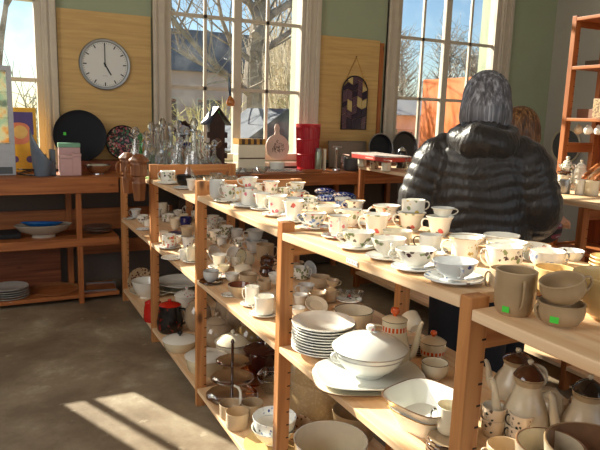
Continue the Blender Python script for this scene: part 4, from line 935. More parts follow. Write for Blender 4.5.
stack(5, 416, 352, 28, 'M0', 'brown-rimmed saucer in the small pile beside the coffee pot', 'brown-rimmed saucer topping the small pile beside the coffee pot', 'tan', name='saucer', step=.007, rim=BRN)
cup('round', 414, 347, 20, 16, 'M0', 'cream cup tipped on its side on the brown-rimmed saucers', 'cream', 'B', dz=.062, tip=(-1.1, .4, 0))
stack(4, 446, 452, 40, 'M0', 'brown-lined small plate under the dark-handled cup', 'top brown-lined plate under the dark-handled cup', 'tan', name='saucer', step=.009, rim=BRN)
cup('mug', 447, 446, 26, 28, 'M0', 'cream cup with a black handle next to the near post', 'cream', 'L', dz=.035, hmat=BLACK, hout=.45)

# ------------------------------------------------------------------ stoneware coffee set on the nearest middle shelf
SW = plain('speckled_white_stoneware', srgb(200, 186, 160), .3, coat=.2, var=.06, scale=60)
CPB = [(0, 0), (.80, 0), (.95, .04), (1, .20), (.97, .38), (.80, .58), (.60, .75), (.55, .90), (.61, .95, 2), (.61, 1, 2)]
pot(523, 436, 46, 62, 'Mn', 'coffee_pot', 'big stoneware coffee pot with dark brown domed lid in the middle', 'pot', CPB, SW, BRN, hd='R', knobM=SW, lidh=.22, rimM=BUFF, spout=(.25, .98, .62, .28, .10), handle=(.80, .20, .52, .115), ringmat=BUFF, knob=.13)
pot(582, 447, 48, 58, 'Mn', 'coffee_pot', 'stoneware coffee pot with black domed lid at the right', 'pot', CPB, SW, BLACK, hd='R', knobM=SW, lidh=.24, rimM=BUFF, spout=(.25, .98, .62, .28, .10), handle=(.80, .20, .52, .115), ringmat=BUFF, knob=.13)
pot(514, 396, 44, 38, 'Mn', 'coffee_pot', 'stoneware coffee pot at the back left with its spout beside the near post', 'pot', CPB, SW, BRN, hd='R', knobM=SW, lidh=.2, rimM=BUFF, spout=(.22, .98, .45, .22, .08), handle=(.84, .28, .40, .10), ringmat=BUFF, knob=.13)
pot(552, 414, 34, 18, 'Mn', 'teapot', 'low grey teapot standing between the two coffee pots', 'pot', [(0, 0), (.6, 0), (.85, .2), (1, .55), (.8, .9), (.5, 1)], SW, SW, hd='R', lidh=.3, spout=(.4, .95, .4, .16, .07), handle=(.8, .35, .35, .08))
for (u, v, dz_, hd_, t_) in ((492, 434, 0, 'R', 'lower left'), (492, 434, .030, 'R', 'upper left'), (519, 442, 0, 'L', 'lower right'), (519, 442, .032, 'L', 'upper right')):
    cup('deep', u, v, 25, 17.5, 'Mn', 'small star-flowered cup, %s of the four in two stacks' % t_, 'star', hd_, dz=dz_, hmat=BLACK, hout=.3, thick=.003, name='coffee_cup', cat='cup')
cup('mug', 503, 471, 36, 28, 'Mn', 'plain tan cup in front of the star-flowered cups', 'tan', 'L', thick=.003)
cup('deep', 590, 500, 98, 58, 'Mn', 'large brown-glazed bowl with pale sides at the bottom right corner', SW, handle=False, thick=.005, rim=BUFF, inner=BRNIN)
cup('deep', 545, 492, 66, 52, 'Mn', 'grey speckled bowl left of the large brown bowl', SW, handle=False, thick=.005, rim=BRNIN)
plate(600, 424, 60, 'Mn', 'brown-flowered plate leaning at the right, under a smaller one', 'brown', name='plate', prof=SOUP, depthf=.2, dz=.03, rim=BRN)
plate(612, 420, 40, 'Mn', 'small brown-flowered plate on the leaning one', 'brown', name='plate', prof=SOUP, depthf=.2, dz=.055, rim=BRN)

# ================================================================== BOTTOM SHELF
cup('can', 318, 421, 54, 64, 'B', 'tall tan stoneware crock behind the middle post', 'buff', handle=False, name='bowl', thick=.006, loc=None) if 0 else None
def crock(u, v, w, h, key, label, M, name='crock', prof=None):
    p = at(u, v, key); r = w/2*depth(p)/FPX; hh = h*depth(p)/FPX
    bm = bmesh.new(); vessel(bm, prof or [(0, .01), (.86, .01), (.88, 0), (.92, 0), (.96, .02), (.97, .6), (.97, .62), (1, .64), (1, .9), (1.03, .93), (1.03, 1)], r, hh, .007, 40)
    tag(fin(bm, name, [M, M, M], loc=p), label, 'crock')
CROCKM = speckle('tan_crock_glaze', srgb(178, 150, 110), srgb(190, 164, 126), 90, .3)
crock(317, 412, 58, 62, 'B', 'tall tan stoneware crock behind the middle post', CROCKM)
cup('deep', 354, 438, 46, 30, 'B', 'brownish cup-shaped bowl with green sticker behind the big basin', 'buff', handle=False, sticker=(3.9, .8, GREENSTK), thick=.003)
cup('deep', 329, 480, 74, 44, 'B', 'big cream basin at the bottom edge, white rim', 'cream', handle=False, thick=.005, rim=WHITE)
plate(312, 436, 74, 'B', 'yellow round platter beyond the middle post', 'yellowtan', name='plate', prof=PLATE)
cup('bowl', 292, 440, 40, 18, 'B', 'white bowl with brown flowers behind the middle post', 'brown', handle=False)
plate(276, 446, 66, 'B', 'yellow wooden round board under the blue-flowered bowls', 'yellowtan', name='plate', prof=PLATE, depthf=.08)
cup('bowl', 273, 444, 44, 16, 'B', 'white bowl, lower one on the round board', 'white', handle=False, dz=.012)
cup('deep', 274, 442, 44, 20, 'B', 'white bowl with blue flower inside, upper one on the round board', 'blue', handle=False, dz=.030)
cup('can', 230, 416, 22, 14, 'B', 'small taupe pot, rear left of three by the cake stand', 'tan', handle=False, name='bowl', cat='bowl')
cup('can', 252, 416, 22, 15, 'B', 'small taupe pot, rear right of three by the cake stand', 'tan', handle=False, name='bowl', cat='bowl')
cup('can', 237, 427, 23, 17, 'B', 'small taupe pot, front one of three by the cake stand', 'tan', handle=False, name='bowl', cat='bowl')
p = at(241, 414, 'B'); bm = bmesh.new(); tube(bm, [p+Vector((0, 0, .002)), p+Vector((-.002, 0, .05)), p+Vector((-.004, 0, .1)), p+Vector((-.012, .004, .118)), p+Vector((-.03, .012, .128))], [.006, .006, .006, .006, .004], 10)
tag(fin(bm, 'ladle', WHITE), 'white china ladle handle sticking up among the small taupe pots', 'ladle')
SILV = plain('bright_silver', srgb(240, 240, 242), .12, metal=1, var=.02)
# three-tier silver stand
p = at(232, 400, 'B'); d = depth(p); rt = empty('cake_stand', 'three-tier silver cake stand with brown stem on the bottom shelf', 'stand', p)
bm = bmesh.new(); lathe(bm, [(0, 0), (.02, 0), (.006, .01), (.006, px(p, 60)), (.009, px(p, 61)), (.004, px(p, 64)), (0, px(p, 64))], 14); fin(bm, 'stem', BRN, rt)
for zz, ww in ((px(p, 2), 51), (px(p, 20), 42), (px(p, 38), 32)):
    r = px(p, ww/2); bm = bmesh.new()
    lathe(bm, [(.004, .004), (r*.6, .004), (r*.78, .008), (r, .016), (r+.002, .018), (r-.002, .018), (r*.78, .011), (r*.6, .007), (.004, .007)], 40, scal=(.015, 12), cz=zz); fin(bm, 'tray', SILV, rt)
bm = bmesh.new()
AMB = glassy('amber_glass', (.75, .38, .12, 1), .3, .25)
cup('bowl', 254, 384, 30, 14, 'B', 'amber glass bowl behind the cake stand', AMB, handle=False)
cup('bowl', 270, 392, 26, 16, 'B', 'clear glass bowl with silver rim beside the middle post', CLEAR, handle=False, rim=STEEL)
cup('wide', 270, 389, 22, 12, 'B', 'clear glass cup nested in the silver-rimmed bowl', CLEAR, handle=False, dz=.03, name='bowl', cat='bowl')
DISH = [(0, 0), (.75, 0), (.9, .25), (1, .8), (1, 1)]
pot(224, 362, 34, 16, 'B', 'casserole', 'cream casserole with dark-lined lid behind the second post', 'dish', DISH, CREAM, CREAM, hd='R', lidh=.55, rimM=BRN, knob=.13, mv=(.06, .04))
pot(206, 371, 40, 16, 'B', 'casserole', 'white casserole with a pale lid crossing behind the second post', 'dish', DISH, POTW, WHITE, hd='R', lidh=.2, knob=.1)
pot(180, 349, 33, 10, 'B', 'casserole', 'round white casserole with a black knob on the bottom shelf', 'dish', DISH, POTW, WHITE, hd='R', lidh=.42, knobM=BLACK, knob=.17)
BG = plain('brown_grey_glaze', srgb(170, 148, 122), .1, coat=.6, var=.08)
ROUND = [(0, 0), (.5, 0), (.85, .2), (1, .5), (.88, .82), (.6, 1)]
pot(190, 330, 28, 28, 'B', 'teapot', mv=(.04, -.02), label='taupe glazed teapot right of the dark jug', cat='pot', body=ROUND, M=BG, lidM=BG, hd='R', lidh=.15, spout=(.4, .95, .3, .15, .07), handle=(.8, .35, .3, .08))
pot(215, 330, 22, 30, 'B', 'storage_pot', 'taupe round pot, left of the dim pots behind the second post', 'pot', ROUND, BG, BG, hd='R', lidh=.2, mv=(.08, .04))
pot(220, 349, 34, 24, 'B', 'storage_pot', 'shiny taupe lidded pot above the dark-lined casserole', 'pot', ROUND, BG, BG, hd='R', lidh=.25, mv=(.0, .06))
pot(236, 335, 22, 32, 'B', 'storage_pot', 'tall dim taupe pot at the back of the bottom shelf', 'pot', ROUND, BG, BG, hd='R', lidh=.2)
pot(252, 352, 38, 30, 'B', 'storage_pot', 'olive-brown dim pot in the shaded middle of the bottom shelf', 'pot', ROUND, plain('olive_glaze', srgb(120, 96, 60), .15, coat=.5), BG, hd='R', lidh=.2)
MAR = plain('maroon_glaze', srgb(58, 26, 22), .1, coat=.7)
pot(262, 372, 36, 24, 'B', 'casserole', 'dark maroon glazed casserole below the shelf edge', 'dish', DISH, MAR, MAR, hd='R', lidh=.3)
pot(277, 372, 24, 28, 'B', 'storage_pot', 'dark maroon pot half behind the middle post', 'pot', ROUND, MAR, MAR, hd='R', lidh=.2)
# far bottom shelf
pot(170, 331, 26, 27, 'B', 'jug', 'black patterned jug with a red top behind the third post', 'jug', [(0, 0), (.8, 0), (.95, .1), (1, .4), (.85, .8), (.8, 1)], speckle('black_red_glaze', srgb(26, 20, 20), srgb(120, 30, 20), 30, .2, .6), RED, hd='R', lidh=.12, handle=(.85, .3, .35, .10), hM=BLACK)
pot(148, 322, 19, 18, 'B', 'jug', 'red enamel jug left of the third post', 'jug', [(0, 0), (.9, 0), (1, .1), (.95, .6), (.8, 1)], RED, RED, hd='B', lidh=.2, handle=(.8, .3, .4, .10), mv=(.035, .02))
plate(152, 293, 44, 'B', 'cream platter lying at the far end of the bottom shelf', 'cream', name='platter', cat='platter', prof=PLATE)
plate(141, 289, 30, 'B', 'brown-spotted platter propped on edge at the far end', 'brown', dz=.045, rot=(1.2, 0, .2), name='platter', cat='platter', prof=PLATE)
cup('bowl', 146, 297, 28, 17, 'B', 'large white bowl at the far end of the bottom shelf', 'white', handle=False)
plate(181, 290, 50, 'B', 'long pale platter stack behind the second post, upper', 'white', dz=.04, name='platter', cat='platter', prof=PLATE)
plate(181, 292, 48, 'B', 'long pale platter stack behind the second post, lower', 'cream', dz=.015, name='platter', cat='platter', prof=PLATE)
pot(187, 307, 24, 12, 'B', 'casserole', 'pale pink casserole with lid and knob at the far bottom', 'dish', DISH, FL['pink'], FL['pink'], hd='R', lidh=.5, knob=.16)
# rack floor behind: nothing else

# ------------------------------------------------------------------ the crowd of further small pieces, each one a thing
ORD = ['first', 'second', 'third', 'fourth', 'fifth', 'sixth', 'seventh', 'eighth', 'ninth', 'tenth', 'eleventh', 'twelfth']
CK = ['flare', 'can', 'wide', 'waist', 'round']
def crowd(items, key, phrase, styles, group, saucers=False):
    """items left to right: (u, v base centre, w, h)"""
    for i, it in enumerate(items):
        u, v, w_, h_ = it[:4]; kd = it[4] if len(it) > 4 else CK[(i*2+len(phrase)) % 5]
        st = styles[i % len(styles)]
        lab = '%s cup from the left %s' % (ORD[i], phrase)
        cup(kd, u, v, w_, h_, key, lab, st, ('L', 'R', 'FL', 'BR')[i % 4], group=group, seg=20)
crowd([(158, 217, 8, 8), (178, 218, 9, 8), (184, 221, 9, 7), (195, 219, 8, 8), (196, 231, 9, 9)], 'M2', 'in the dim rear line past the third post', ['grey', 'dark', 'cream', 'pink', 'tan'], 'cups on the far middle shelf')
crowd([(160, 226, 9, 8), (156, 222, 7, 6), (171, 225, 9, 6)], 'M2', 'between the black-banded and white cups', ['white', 'grey', 'dark'], 'cups on the far middle shelf') if 0 else None
crowd([(207, 227, 9, 9), (220, 228, 11, 10), (232, 229, 11, 9), (243, 232, 12, 10)], 'M1', 'in the furthest shaded line past the second post', ['pink', 'grey', 'leaf', 'tan'], 'shaded cups past the second post')
crowd([(207, 236, 9, 10), (222, 247, 13, 11), (238, 249, 12, 11), (247, 244, 12, 9), (271, 251, 11, 11)], 'M1', 'in the second shaded line past the second post', ['leaf', 'grey', 'leaf', 'tan', 'grey'], 'shaded cups past the second post')
crowd([(223, 273, 13, 8), (232, 281, 14, 8), (264, 289, 14, 9)], 'M1', 'among the sunlit saucers before the middle post', ['cream', 'white', 'tan'], 'cups between the second and middle posts')
crowd([(299, 263, 10, 7), (312, 268, 12, 8), (323, 273, 12, 8)], 'M0', 'in the furthest shaded line past the middle post', ['grey', 'tan', 'grey'], 'shaded cups past the middle post')
crowd([(297, 286, 12, 8), (312, 284, 12, 8), (339, 289, 12, 8)], 'M0', 'in the second shaded line past the middle post', ['tan', 'grey', 'tan'], 'shaded cups past the middle post') if 0 else None
crowd([(283, 190, 10, 8), (263, 188, 10, 7)], 'T1', 'behind the gilt-rimmed cup', ['rose', 'white'], 'rear cups of the second section') if 0 else None
crowd([(159, 172, 9, 5), (174, 174, 10, 5), (180, 171, 9, 5), (200, 183, 10, 7), (206, 187, 10, 7)], 'T2', 'on the sunny far top shelf, behind and beside the charcoal teacup', ['white', 'dark', 'grey', 'white', 'pink'], 'cups on the far top shelf') if 0 else None
crowd([(238, 195, 9, 7), (252, 190, 10, 7), (262, 191, 10, 7), (281, 203, 12, 8), (288, 193, 9, 6)], 'T1', 'in the rear rows between second and middle posts', ['pink', 'rose', 'white', 'gold', 'mixed'], 'rear cups of the second section')
crowd([(320, 221, 13, 8), (341, 219, 13, 9), (362, 220, 13, 9), (371, 246, 16, 8), (399, 253, 16, 8), (436, 262, 18, 9)], 'T0', 'tucked between the rows of the near top shelf', ['white', 'leaf', 'rose', 'grey', 'yellow', 'white'], 'tucked-in cups of the near top shelf')

# ================================================================== WALL AND BENCH THINGS
def disc_on_wall(u, v, rpx, y, prof_fn, *a): pass
# round wall clock
c = aty(105, 64.5, 4.77); cr = 25.0*depth(c)/FPX
ck = empty('wall_clock', 'round silver-rimmed wall clock showing five o clock on the plywood', 'clock', c, (PI/2, 0, 0))
bm = bmesh.new(); lathe(bm, [(0, -.028), (cr*.97, -.028), (cr, -.015), (cr, .006), (cr*.97, .012), (cr*.90, .010), (cr*.875, -.004), (0, -.004)], 56); fin(bm, 'case', DSTEEL, ck)
bm = bmesh.new(); lathe(bm, [(0, -.0035), (cr*.874, -.0035), (cr*.874, -.002), (0, -.002)], 56); dial = fin(bm, 'dial', plain('clock_face_white', srgb(214, 212, 206), .4, var=.01), ck)
bm = bmesh.new(); INK = plain('clock_ink', srgb(20, 20, 22), .4)
def radial(bm, ang, r0, r1, w, z0, z1):
    s, c_ = math.sin(ang), math.cos(ang); q = [(-w, r0), (w, r0), (w, r1), (-w, r1)]
    P = [(x*c_+y*s, -x*s+y*c_) for x, y in q]
    lo = [bm.verts.new((x, y, z0)) for x, y in P]; hi = [bm.verts.new((x, y, z1)) for x, y in P]
    bm.faces.new(lo[::-1]); bm.faces.new(hi)
    for i in range(4): bm.faces.new((lo[i], lo[(i+1) % 4], hi[(i+1) % 4], hi[i]))
for i in range(60): radial(bm, i*PI/30, cr*(.70 if i % 5 == 0 else .80), cr*.845, cr*(.022 if i % 5 == 0 else .007), -.002, -.0012)
fin(bm, 'hour_marks', INK, dial, smooth=False)
bm = bmesh.new(); box(bm, -cr*.1, cr*.1, -cr*.45, -cr*.435, -.002, -.0014); fin(bm, 'faint_print', plain('grey_ink', srgb(150, 150, 150), .6), dial, smooth=False)
bm = bmesh.new(); radial(bm, 5*PI/6, -cr*.08, cr*.47, cr*.026, 0, .0015); fin(bm, 'hour_hand', INK, ck, smooth=False)
bm = bmesh.new(); radial(bm, 0, -cr*.1, cr*.78, cr*.018, .002, .0035); fin(bm, 'minute_hand', INK, ck, smooth=False)
bm = bmesh.new(); lathe(bm, [(0, -.002), (cr*.04, -.002), (cr*.04, .005), (0, .005)], 12); fin(bm, 'hub', INK, ck)

# arched stained glass panel on a chain
c = aty(354.5, 103, 4.765); d = depth(c); W2, H2 = 14.6*d/FPX, 52*d/FPX
sg = empty('stained_glass_panel', 'arched purple and cream stained glass panel hanging from a chain', 'panel', (c.x, c.y, c.z-H2/2))
PUR = [plain('purple_glass', srgb(92, 66, 76), .15), plain('dark_purple_glass', srgb(48, 34, 50), .15), plain('cream_glass', srgb(196, 172, 116), .2), plain('lead_came', srgb(52, 46, 46), .4, metal=.5)]
bm = bmesh.new(); hs = H2-W2
outl = [(-W2, 0), (W2, 0), (W2, hs)] + [(W2*math.cos(a), hs+W2*math.sin(a)) for a in [i*PI/14 for i in range(1, 14)]] + [(-W2, hs)]
tube(bm, [(x, 0, z) for x, z in outl], .007, 6, closed=True); fin(bm, 'frame', PUR[3], sg)
bm = bmesh.new(); g = random.Random(4); cols = 5
def ztop(x): return hs+math.sqrt(max(0, W2*W2*.96-x*x))
for i in range(cols):
    x0, x1 = -W2*.97+2*W2*.97*i/cols+.002, -W2*.97+2*W2*.97*(i+1)/cols-.002; z = .003; sk = .022 if i % 2 else -.022
    while z < max(ztop(x0), ztop(x1))-.02:
        z1 = z+g.uniform(.05, .10)
        q = [(x0, z+(sk if z > .01 else 0)), (x1, z), (x1, z1-.004), (x0, z1-.004+sk)]
        q = [(x, max(.003, min(zz, ztop(x)))) for x, zz in q]
        mi_ = g.choice((0, 0, 1, 0, 1, 2)); mi_ = 2 if (i in (1, 3) and .10 < z < .2) else mi_
        if min(q[3][1]-q[0][1], q[2][1]-q[1][1]) > .006:
            lo = [bm.verts.new((x, -.003, zz)) for x, zz in q]; hi = [bm.verts.new((x, .003, zz)) for x, zz in q]
            for f_ in [bm.faces.new(lo), bm.faces.new(hi[::-1])]+[bm.faces.new((lo[j], hi[j], hi[(j+1) % 4], lo[(j+1) % 4])) for j in range(4)]: f_.material_index = mi_
        z = z1
fin(bm, 'glass_pieces', PUR[:3], sg, smooth=False)
bm = bmesh.new(); n_ = aty(356.5, 57, 4.775)-Vector(sg.location)
for sx_ in (-1, 1):
    a_ = Vector((sx_*W2*.8, 0, hs+W2*.6)); m_ = 16
    for i in range(m_):
        q0, q1 = a_.lerp(n_, i/m_), a_.lerp(n_, (i+.8)/m_); tube(bm, [q0, q1], .0035 if i % 2 else .0022, 5)
fin(bm, 'chain', GOLD, sg)
bm = bmesh.new(); tube(bm, [n_+Vector((0, -.006, .004)), n_+Vector((0, .012, 0))], .004, 6); fin(bm, 'nail', INK, sg)

def put(u, v, y): q = aty(u, v, y); return Vector((q.x, y, .872))
def leaning_disc(u, v, rpx, y, name, label, cat, M, M2=None, lean=.14, extra=None, z0=.872, rimh=.012):
    """round tray standing on its edge, leaning back to the wall"""
    c = aty(u, v, y); r = rpx*depth(c)/FPX
    e = (PI/2-lean, 0, 0); cz = z0 + r*math.cos(lean)+.004
    c = Vector((c.x, y, max(c.z, cz) if abs(c.z-cz) > .5 else cz))
    root = empty(name, label, cat, c, e)
    bm = bmesh.new(); lathe(bm, [(0, -.006), (r*.86, -.006), (r, rimh-.006), (r+.002, rimh-.004), (r-.004, rimh-.002), (r*.84, 0), (0, 0)], 48); fin(bm, 'dish', M, root)
    bm = bmesh.new(); lathe(bm, [(r-.003, rimh-.006), (r+.005, rimh-.003), (r+.003, rimh+.002), (r-.004, rimh), (r-.003, rimh-.006)], 48); fin(bm, 'rim', M2 or M, root)
    return root, c, r
NAVY = plain('black_lacquer', srgb(14, 16, 24), .55, spec=.25)
rt, c, r = leaning_disc(80, 135, 25, 4.66, 'round_tray', 'large black round tray leaning on the plywood under the clock', 'tray', NAVY, z0=.94)
bm = bmesh.new(); box(bm, -r*.62, -r*.52, r*.02, r*.14, .0, .0012); fin(bm, 'price_sticker', GREENSTK, rt, smooth=False)
def multi():
    m, n, l, b = newmat('multicolour_speckle'); setp(b, .35)
    tc = n.new('ShaderNodeTexCoord'); v_ = n.new('ShaderNodeTexVoronoi'); v_.inputs['Scale'].default_value = 75; l.new(tc.outputs['Object'], v_.inputs['Vector'])
    s_ = n.new('ShaderNodeSeparateColor'); l.new(v_.outputs['Color'], s_.inputs[0])
    r_ = ramp(n, [(0, srgb(30, 26, 26)), (.5, srgb(150, 60, 60)), (.64, srgb(60, 110, 80)), (.76, srgb(190, 170, 150)), (.88, srgb(170, 100, 110))], 'CONSTANT'); l.new(s_.outputs[0], r_.inputs[0]); l.new(r_.outputs[0], b.inputs['Base Color']); return m
leaning_disc(123, 138, 16.5, 4.68, 'round_tray', 'round tray speckled red green and white leaning beside the black one', 'tray', multi(), NAVY, z0=.95)
# ledge board on which the trays stand
bm = bmesh.new(); box(bm, -.30, .36, 4.60, 4.765, .872, .945); tag(fin(bm, 'wooden_ledge', DPLY, smooth=False), 'low brown board on the bench behind the pink boxes', 'board')
bm = bmesh.new(); box(bm, 2.12, 2.60, 4.46, 4.64, .872, .925); tag(fin(bm, 'wooden_ledge', DPLY, smooth=False), 'brown ledge board on the bench carrying the dark pans below the right window', 'board')
PANM = plain('black_pan', srgb(22, 24, 30), .5, spec=.3)
leaning_disc(379.5, 140, 14, 4.52, 'frying_pan', 'round dark pan with grey rim leaning right of the stained glass', 'pan', PANM, DSTEEL, z0=.925, rimh=.03)
leaning_disc(404, 143, 15, 4.56, 'round_tray', 'dark brown round tray leaning below the right window', 'tray', plain('brown_black', srgb(44, 34, 32), .4), DSTEEL, z0=.925, rimh=.02)
# vitrine
LG = plain('light_grey_metal', srgb(176, 178, 182), .4)
xr = aty(13.5, 120, 4.40).x; zt = aty(13, 66, 4.40).z; zm = aty(13, 144, 4.40).z; x0 = xr-.31
vt = empty('display_case', 'light grey glass display case at the left edge of the bench', 'cabinet', ((x0+xr)/2, 4.40, .872))
hw, hz, hm = (xr-x0)/2, zt-.872, zm-.872
bm = bmesh.new(); box(bm, -hw, hw, 0, .16, 0, hm, bev=.004); fin(bm, 'base', LG, vt, smooth=False)
bm = bmesh.new()
for a_, b_ in ((-hw, -hw+.028), (hw-.028, hw)):
    box(bm, a_, b_, 0, .02, hm+.001, hz); box(bm, a_, b_, .14, .16, hm+.001, hz)
box(bm, -hw+.028, hw-.028, 0, .16, hz-.03, hz)
fin(bm, 'frame', LG, vt, smooth=False)
bm = bmesh.new(); box(bm, -hw+.028, hw-.028, .008, .012, hm+.001, hz-.031); fin(bm, 'glass_door', PANE, vt, smooth=False)
bm = bmesh.new()
for q in (.33, .66): box(bm, -hw+.029, hw-.029, .02, .14, hm+(hz-hm)*q, hm+(hz-hm)*q+.006)
fin(bm, 'glass_shelf', CLEAR, vt, smooth=False)
def frosted():
    m, n, l, b = newmat('frosted_panel'); n.remove(b); o_ = [x for x in n if x.type == 'OUTPUT_MATERIAL'][0]
    tl = n.new('ShaderNodeBsdfTranslucent'); df = n.new('ShaderNodeBsdfDiffuse'); mx = n.new('ShaderNodeMixShader')
    tc = n.new('ShaderNodeTexCoord'); nz = n.new('ShaderNodeTexNoise'); nz.inputs['Scale'].default_value = 16; l.new(tc.outputs['Object'], nz.inputs['Vector'])
    r = ramp(n, [(.4, srgb(190, 206, 190)), (.55, srgb(220, 214, 190)), (.68, srgb(222, 176, 110))]); l.new(nz.outputs['Fac'], r.inputs[0]); l.new(r.outputs[0], tl.inputs[0]); l.new(r.outputs[0], df.inputs[0])
    mx.inputs[0].default_value = .55; l.new(tl.outputs[0], mx.inputs[1]); l.new(df.outputs[0], mx.inputs[2]); l.new(mx.outputs[0], o_.inputs[0]); return m
bm = bmesh.new(); box(bm, -hw+.029, hw-.029, .144, .150, hm+.001, hz-.031); fin(bm, 'frosted_back', frosted(), vt, smooth=False)  # added panel, catches the sun and keeps its direct beam off the floor
bm = bmesh.new(); box(bm, hw-.10, hw-.02, -.003, -.0005, .01, .055); fin(bm, 'vent_slot', plain('grey_dark', srgb(84, 88, 92), .6), vt, smooth=False)
# unseen box added on the bench; its shadow trims the sun patch on the floor
bm = bmesh.new(); box(bm, -1.95, -1.345, 4.30, 4.62, .872, 1.50)
tag(fin(bm, 'sun_blocker_box', plain('cardboard', srgb(170, 130, 84), .8), smooth=False), 'unseen tall brown box added beyond the display case to block sun from the floor', 'box')
bm = bmesh.new(); box(bm, -1.36, -1.20, 4.25, 4.58, .872, 1.22)
tag(fin(bm, 'sun_blocker_box', plain('cardboard_pale', srgb(190, 150, 104), .8), smooth=False), 'small brown cardboard box on the bench just left of the display case', 'box') if 0 else None
# yellow boxed game
a_, b_ = aty(12, 107, 4.64), aty(38, 163, 4.64)
gx = (a_.x-.06, b_.x); GH = a_.z-.872
gb_ = empty('game_box', 'yellow game box with orange and purple shapes standing in the left window', 'box', (gx[0], 4.60, .872), (-.08, 0, 0))
GW = gx[1]-gx[0]
bm = bmesh.new(); box(bm, 0, GW, 0, .04, .003, GH, bev=.003); fin(bm, 'carton', plain('yellow_card', srgb(236, 176, 40), .5), gb_, smooth=False)
bm = bmesh.new(); box(bm, GW*.1, GW*.90, -.0015, .0, GH*.58, GH*.93); fin(bm, 'purple_panel', plain('purple_print', srgb(84, 62, 128), .5), gb_, smooth=False)
bm = bmesh.new(); lathe(bm, [(0, 0), (GW*.36, 0), (GW*.36, .0015), (0, .0015)], 30, sq=.5); fin(bm, 'orange_shape', plain('salmon_print', srgb(226, 130, 96), .5), gb_, loc=(GW*.45, -.0016, GH*.60), rot=(PI/2, 0, 0))
bm = bmesh.new(); lathe(bm, [(0, 0), (GW*.22, 0), (GW*.22, .001), (0, .001)], 30); fin(bm, 'yellow_shape', plain('pale_yellow_print', srgb(236, 190, 110), .5), gb_, loc=(GW*.5, -.0032, GH*.62), rot=(PI/2, 0, 0))
for q in (.3, .75):
    bm = bmesh.new(); lathe(bm, [(0, 0), (GW*.11, 0), (GW*.11, .001), (0, .001)], 20); fin(bm, 'purple_dot', plain('purple_dot_print', srgb(96, 66, 120), .5), gb_, loc=(GW*q, -.001, GH*.2), rot=(PI/2, 0, 0))
# slanted vase
p = put(43, 176, 4.34); sv = empty('vase', 'blue-grey cornet vase with a slanted pointed mouth', 'vase', p)
bm = bmesh.new(); VG = plain('blue_grey_glaze', srgb(96, 108, 122), .3, coat=.3); n = 28; rings = []
d = depth(p); R1, R2 = px(p, 8), px(p, 11); Ht, Hl = px(p, 46), px(p, 14)
for j in range(9):
    t = j/8; ring = []
    for i in range(n):
        a = 2*PI*i/n; c_ = (1+math.cos(a-PI))/2; top = Hl+(Ht-Hl)*c_**1.7; r_ = R1+(R2-R1)*min(1, t*1.3)*(1-.85*c_**3*t)
        ring.append(bm.verts.new((r_*math.cos(a)*(1+.25*t*c_), r_*math.sin(a), top*t)))
    rings.append(ring)
bm.faces.new(rings[0][::-1])
for A, B_3 in zip(rings, rings[1:]):
    for i in range(n): bm.faces.new((A[i], A[(i+1) % n], B_3[(i+1) % n], B_3[i]))
o = fin(bm, 'vase_body', VG, sv); sm = o.modifiers.new('thick', 'SOLIDIFY'); sm.thickness = .004
bm = bmesh.new(); q = put(54, 176, 4.34); box(bm, q.x-.018, q.x+.014, 4.33, 4.43, .872, .872+px(p, 26), bev=.006)
tag(fin(bm, 'slate_block', plain('grey_slate', srgb(92, 98, 106), .5), smooth=False), 'dark grey upright slab beside the cornet vase', 'block')
bm = bmesh.new(); pts = []
c0 = put(27, 176, 4.30)
for i in range(40):
    a = i*.5; pts.append((c0.x+.05*math.cos(a)*(1+.3*math.sin(i)), 4.32+.03*math.sin(a), .877+.022*(1+math.sin(a*.37))))
tube(bm, pts, .0035, 6); tag(fin(bm, 'cable', BLACK), 'black coiled cable on the bench in front of the yellow box', 'cable')
PK = plain('pink_tin', srgb(198, 158, 156), .4, var=.04)
def tin(u, v, w, h, y, label, M, lid=None, name='storage_tin', dpt=.07):
    p = put(u, v, y); W_2, H_2 = px(p, w)/2, px(p, h); r0 = empty(name, label, 'box', p)
    bm = bmesh.new(); box(bm, -W_2, W_2, 0, dpt, 0, H_2*.86, bev=.004); fin(bm, 'tin_body', M, r0, smooth=False)
    bm = bmesh.new(); box(bm, -W_2-.002, W_2+.002, -.002, dpt+.002, H_2*.86+.0005, H_2, bev=.003); fin(bm, 'lid', lid or M, r0, smooth=False)
tin(70.5, 176, 20, 31, 4.40, 'pink storage tin with a green lid standing on the bench', PK, plain('mint_lid', srgb(110, 160, 130), .4))
tin(67, 176, 12, 20, 4.31, 'smaller pink tin in front of the green-lidded tin, left', PK, PK)
tin(77.5, 176, 8, 22, 4.31, 'narrow pink tin in front of the green-lidded tin, right', PK, PK)
cup('bowl', 98, 174, 26, 9, 'BENCH', 'wide silvery glass dish right of the pink tins', STEEL, handle=False, name='bowl', cat='bowl')
CARV = wood('carved_oak', srgb(150, 96, 56), srgb(96, 54, 28), 2, knots=False)
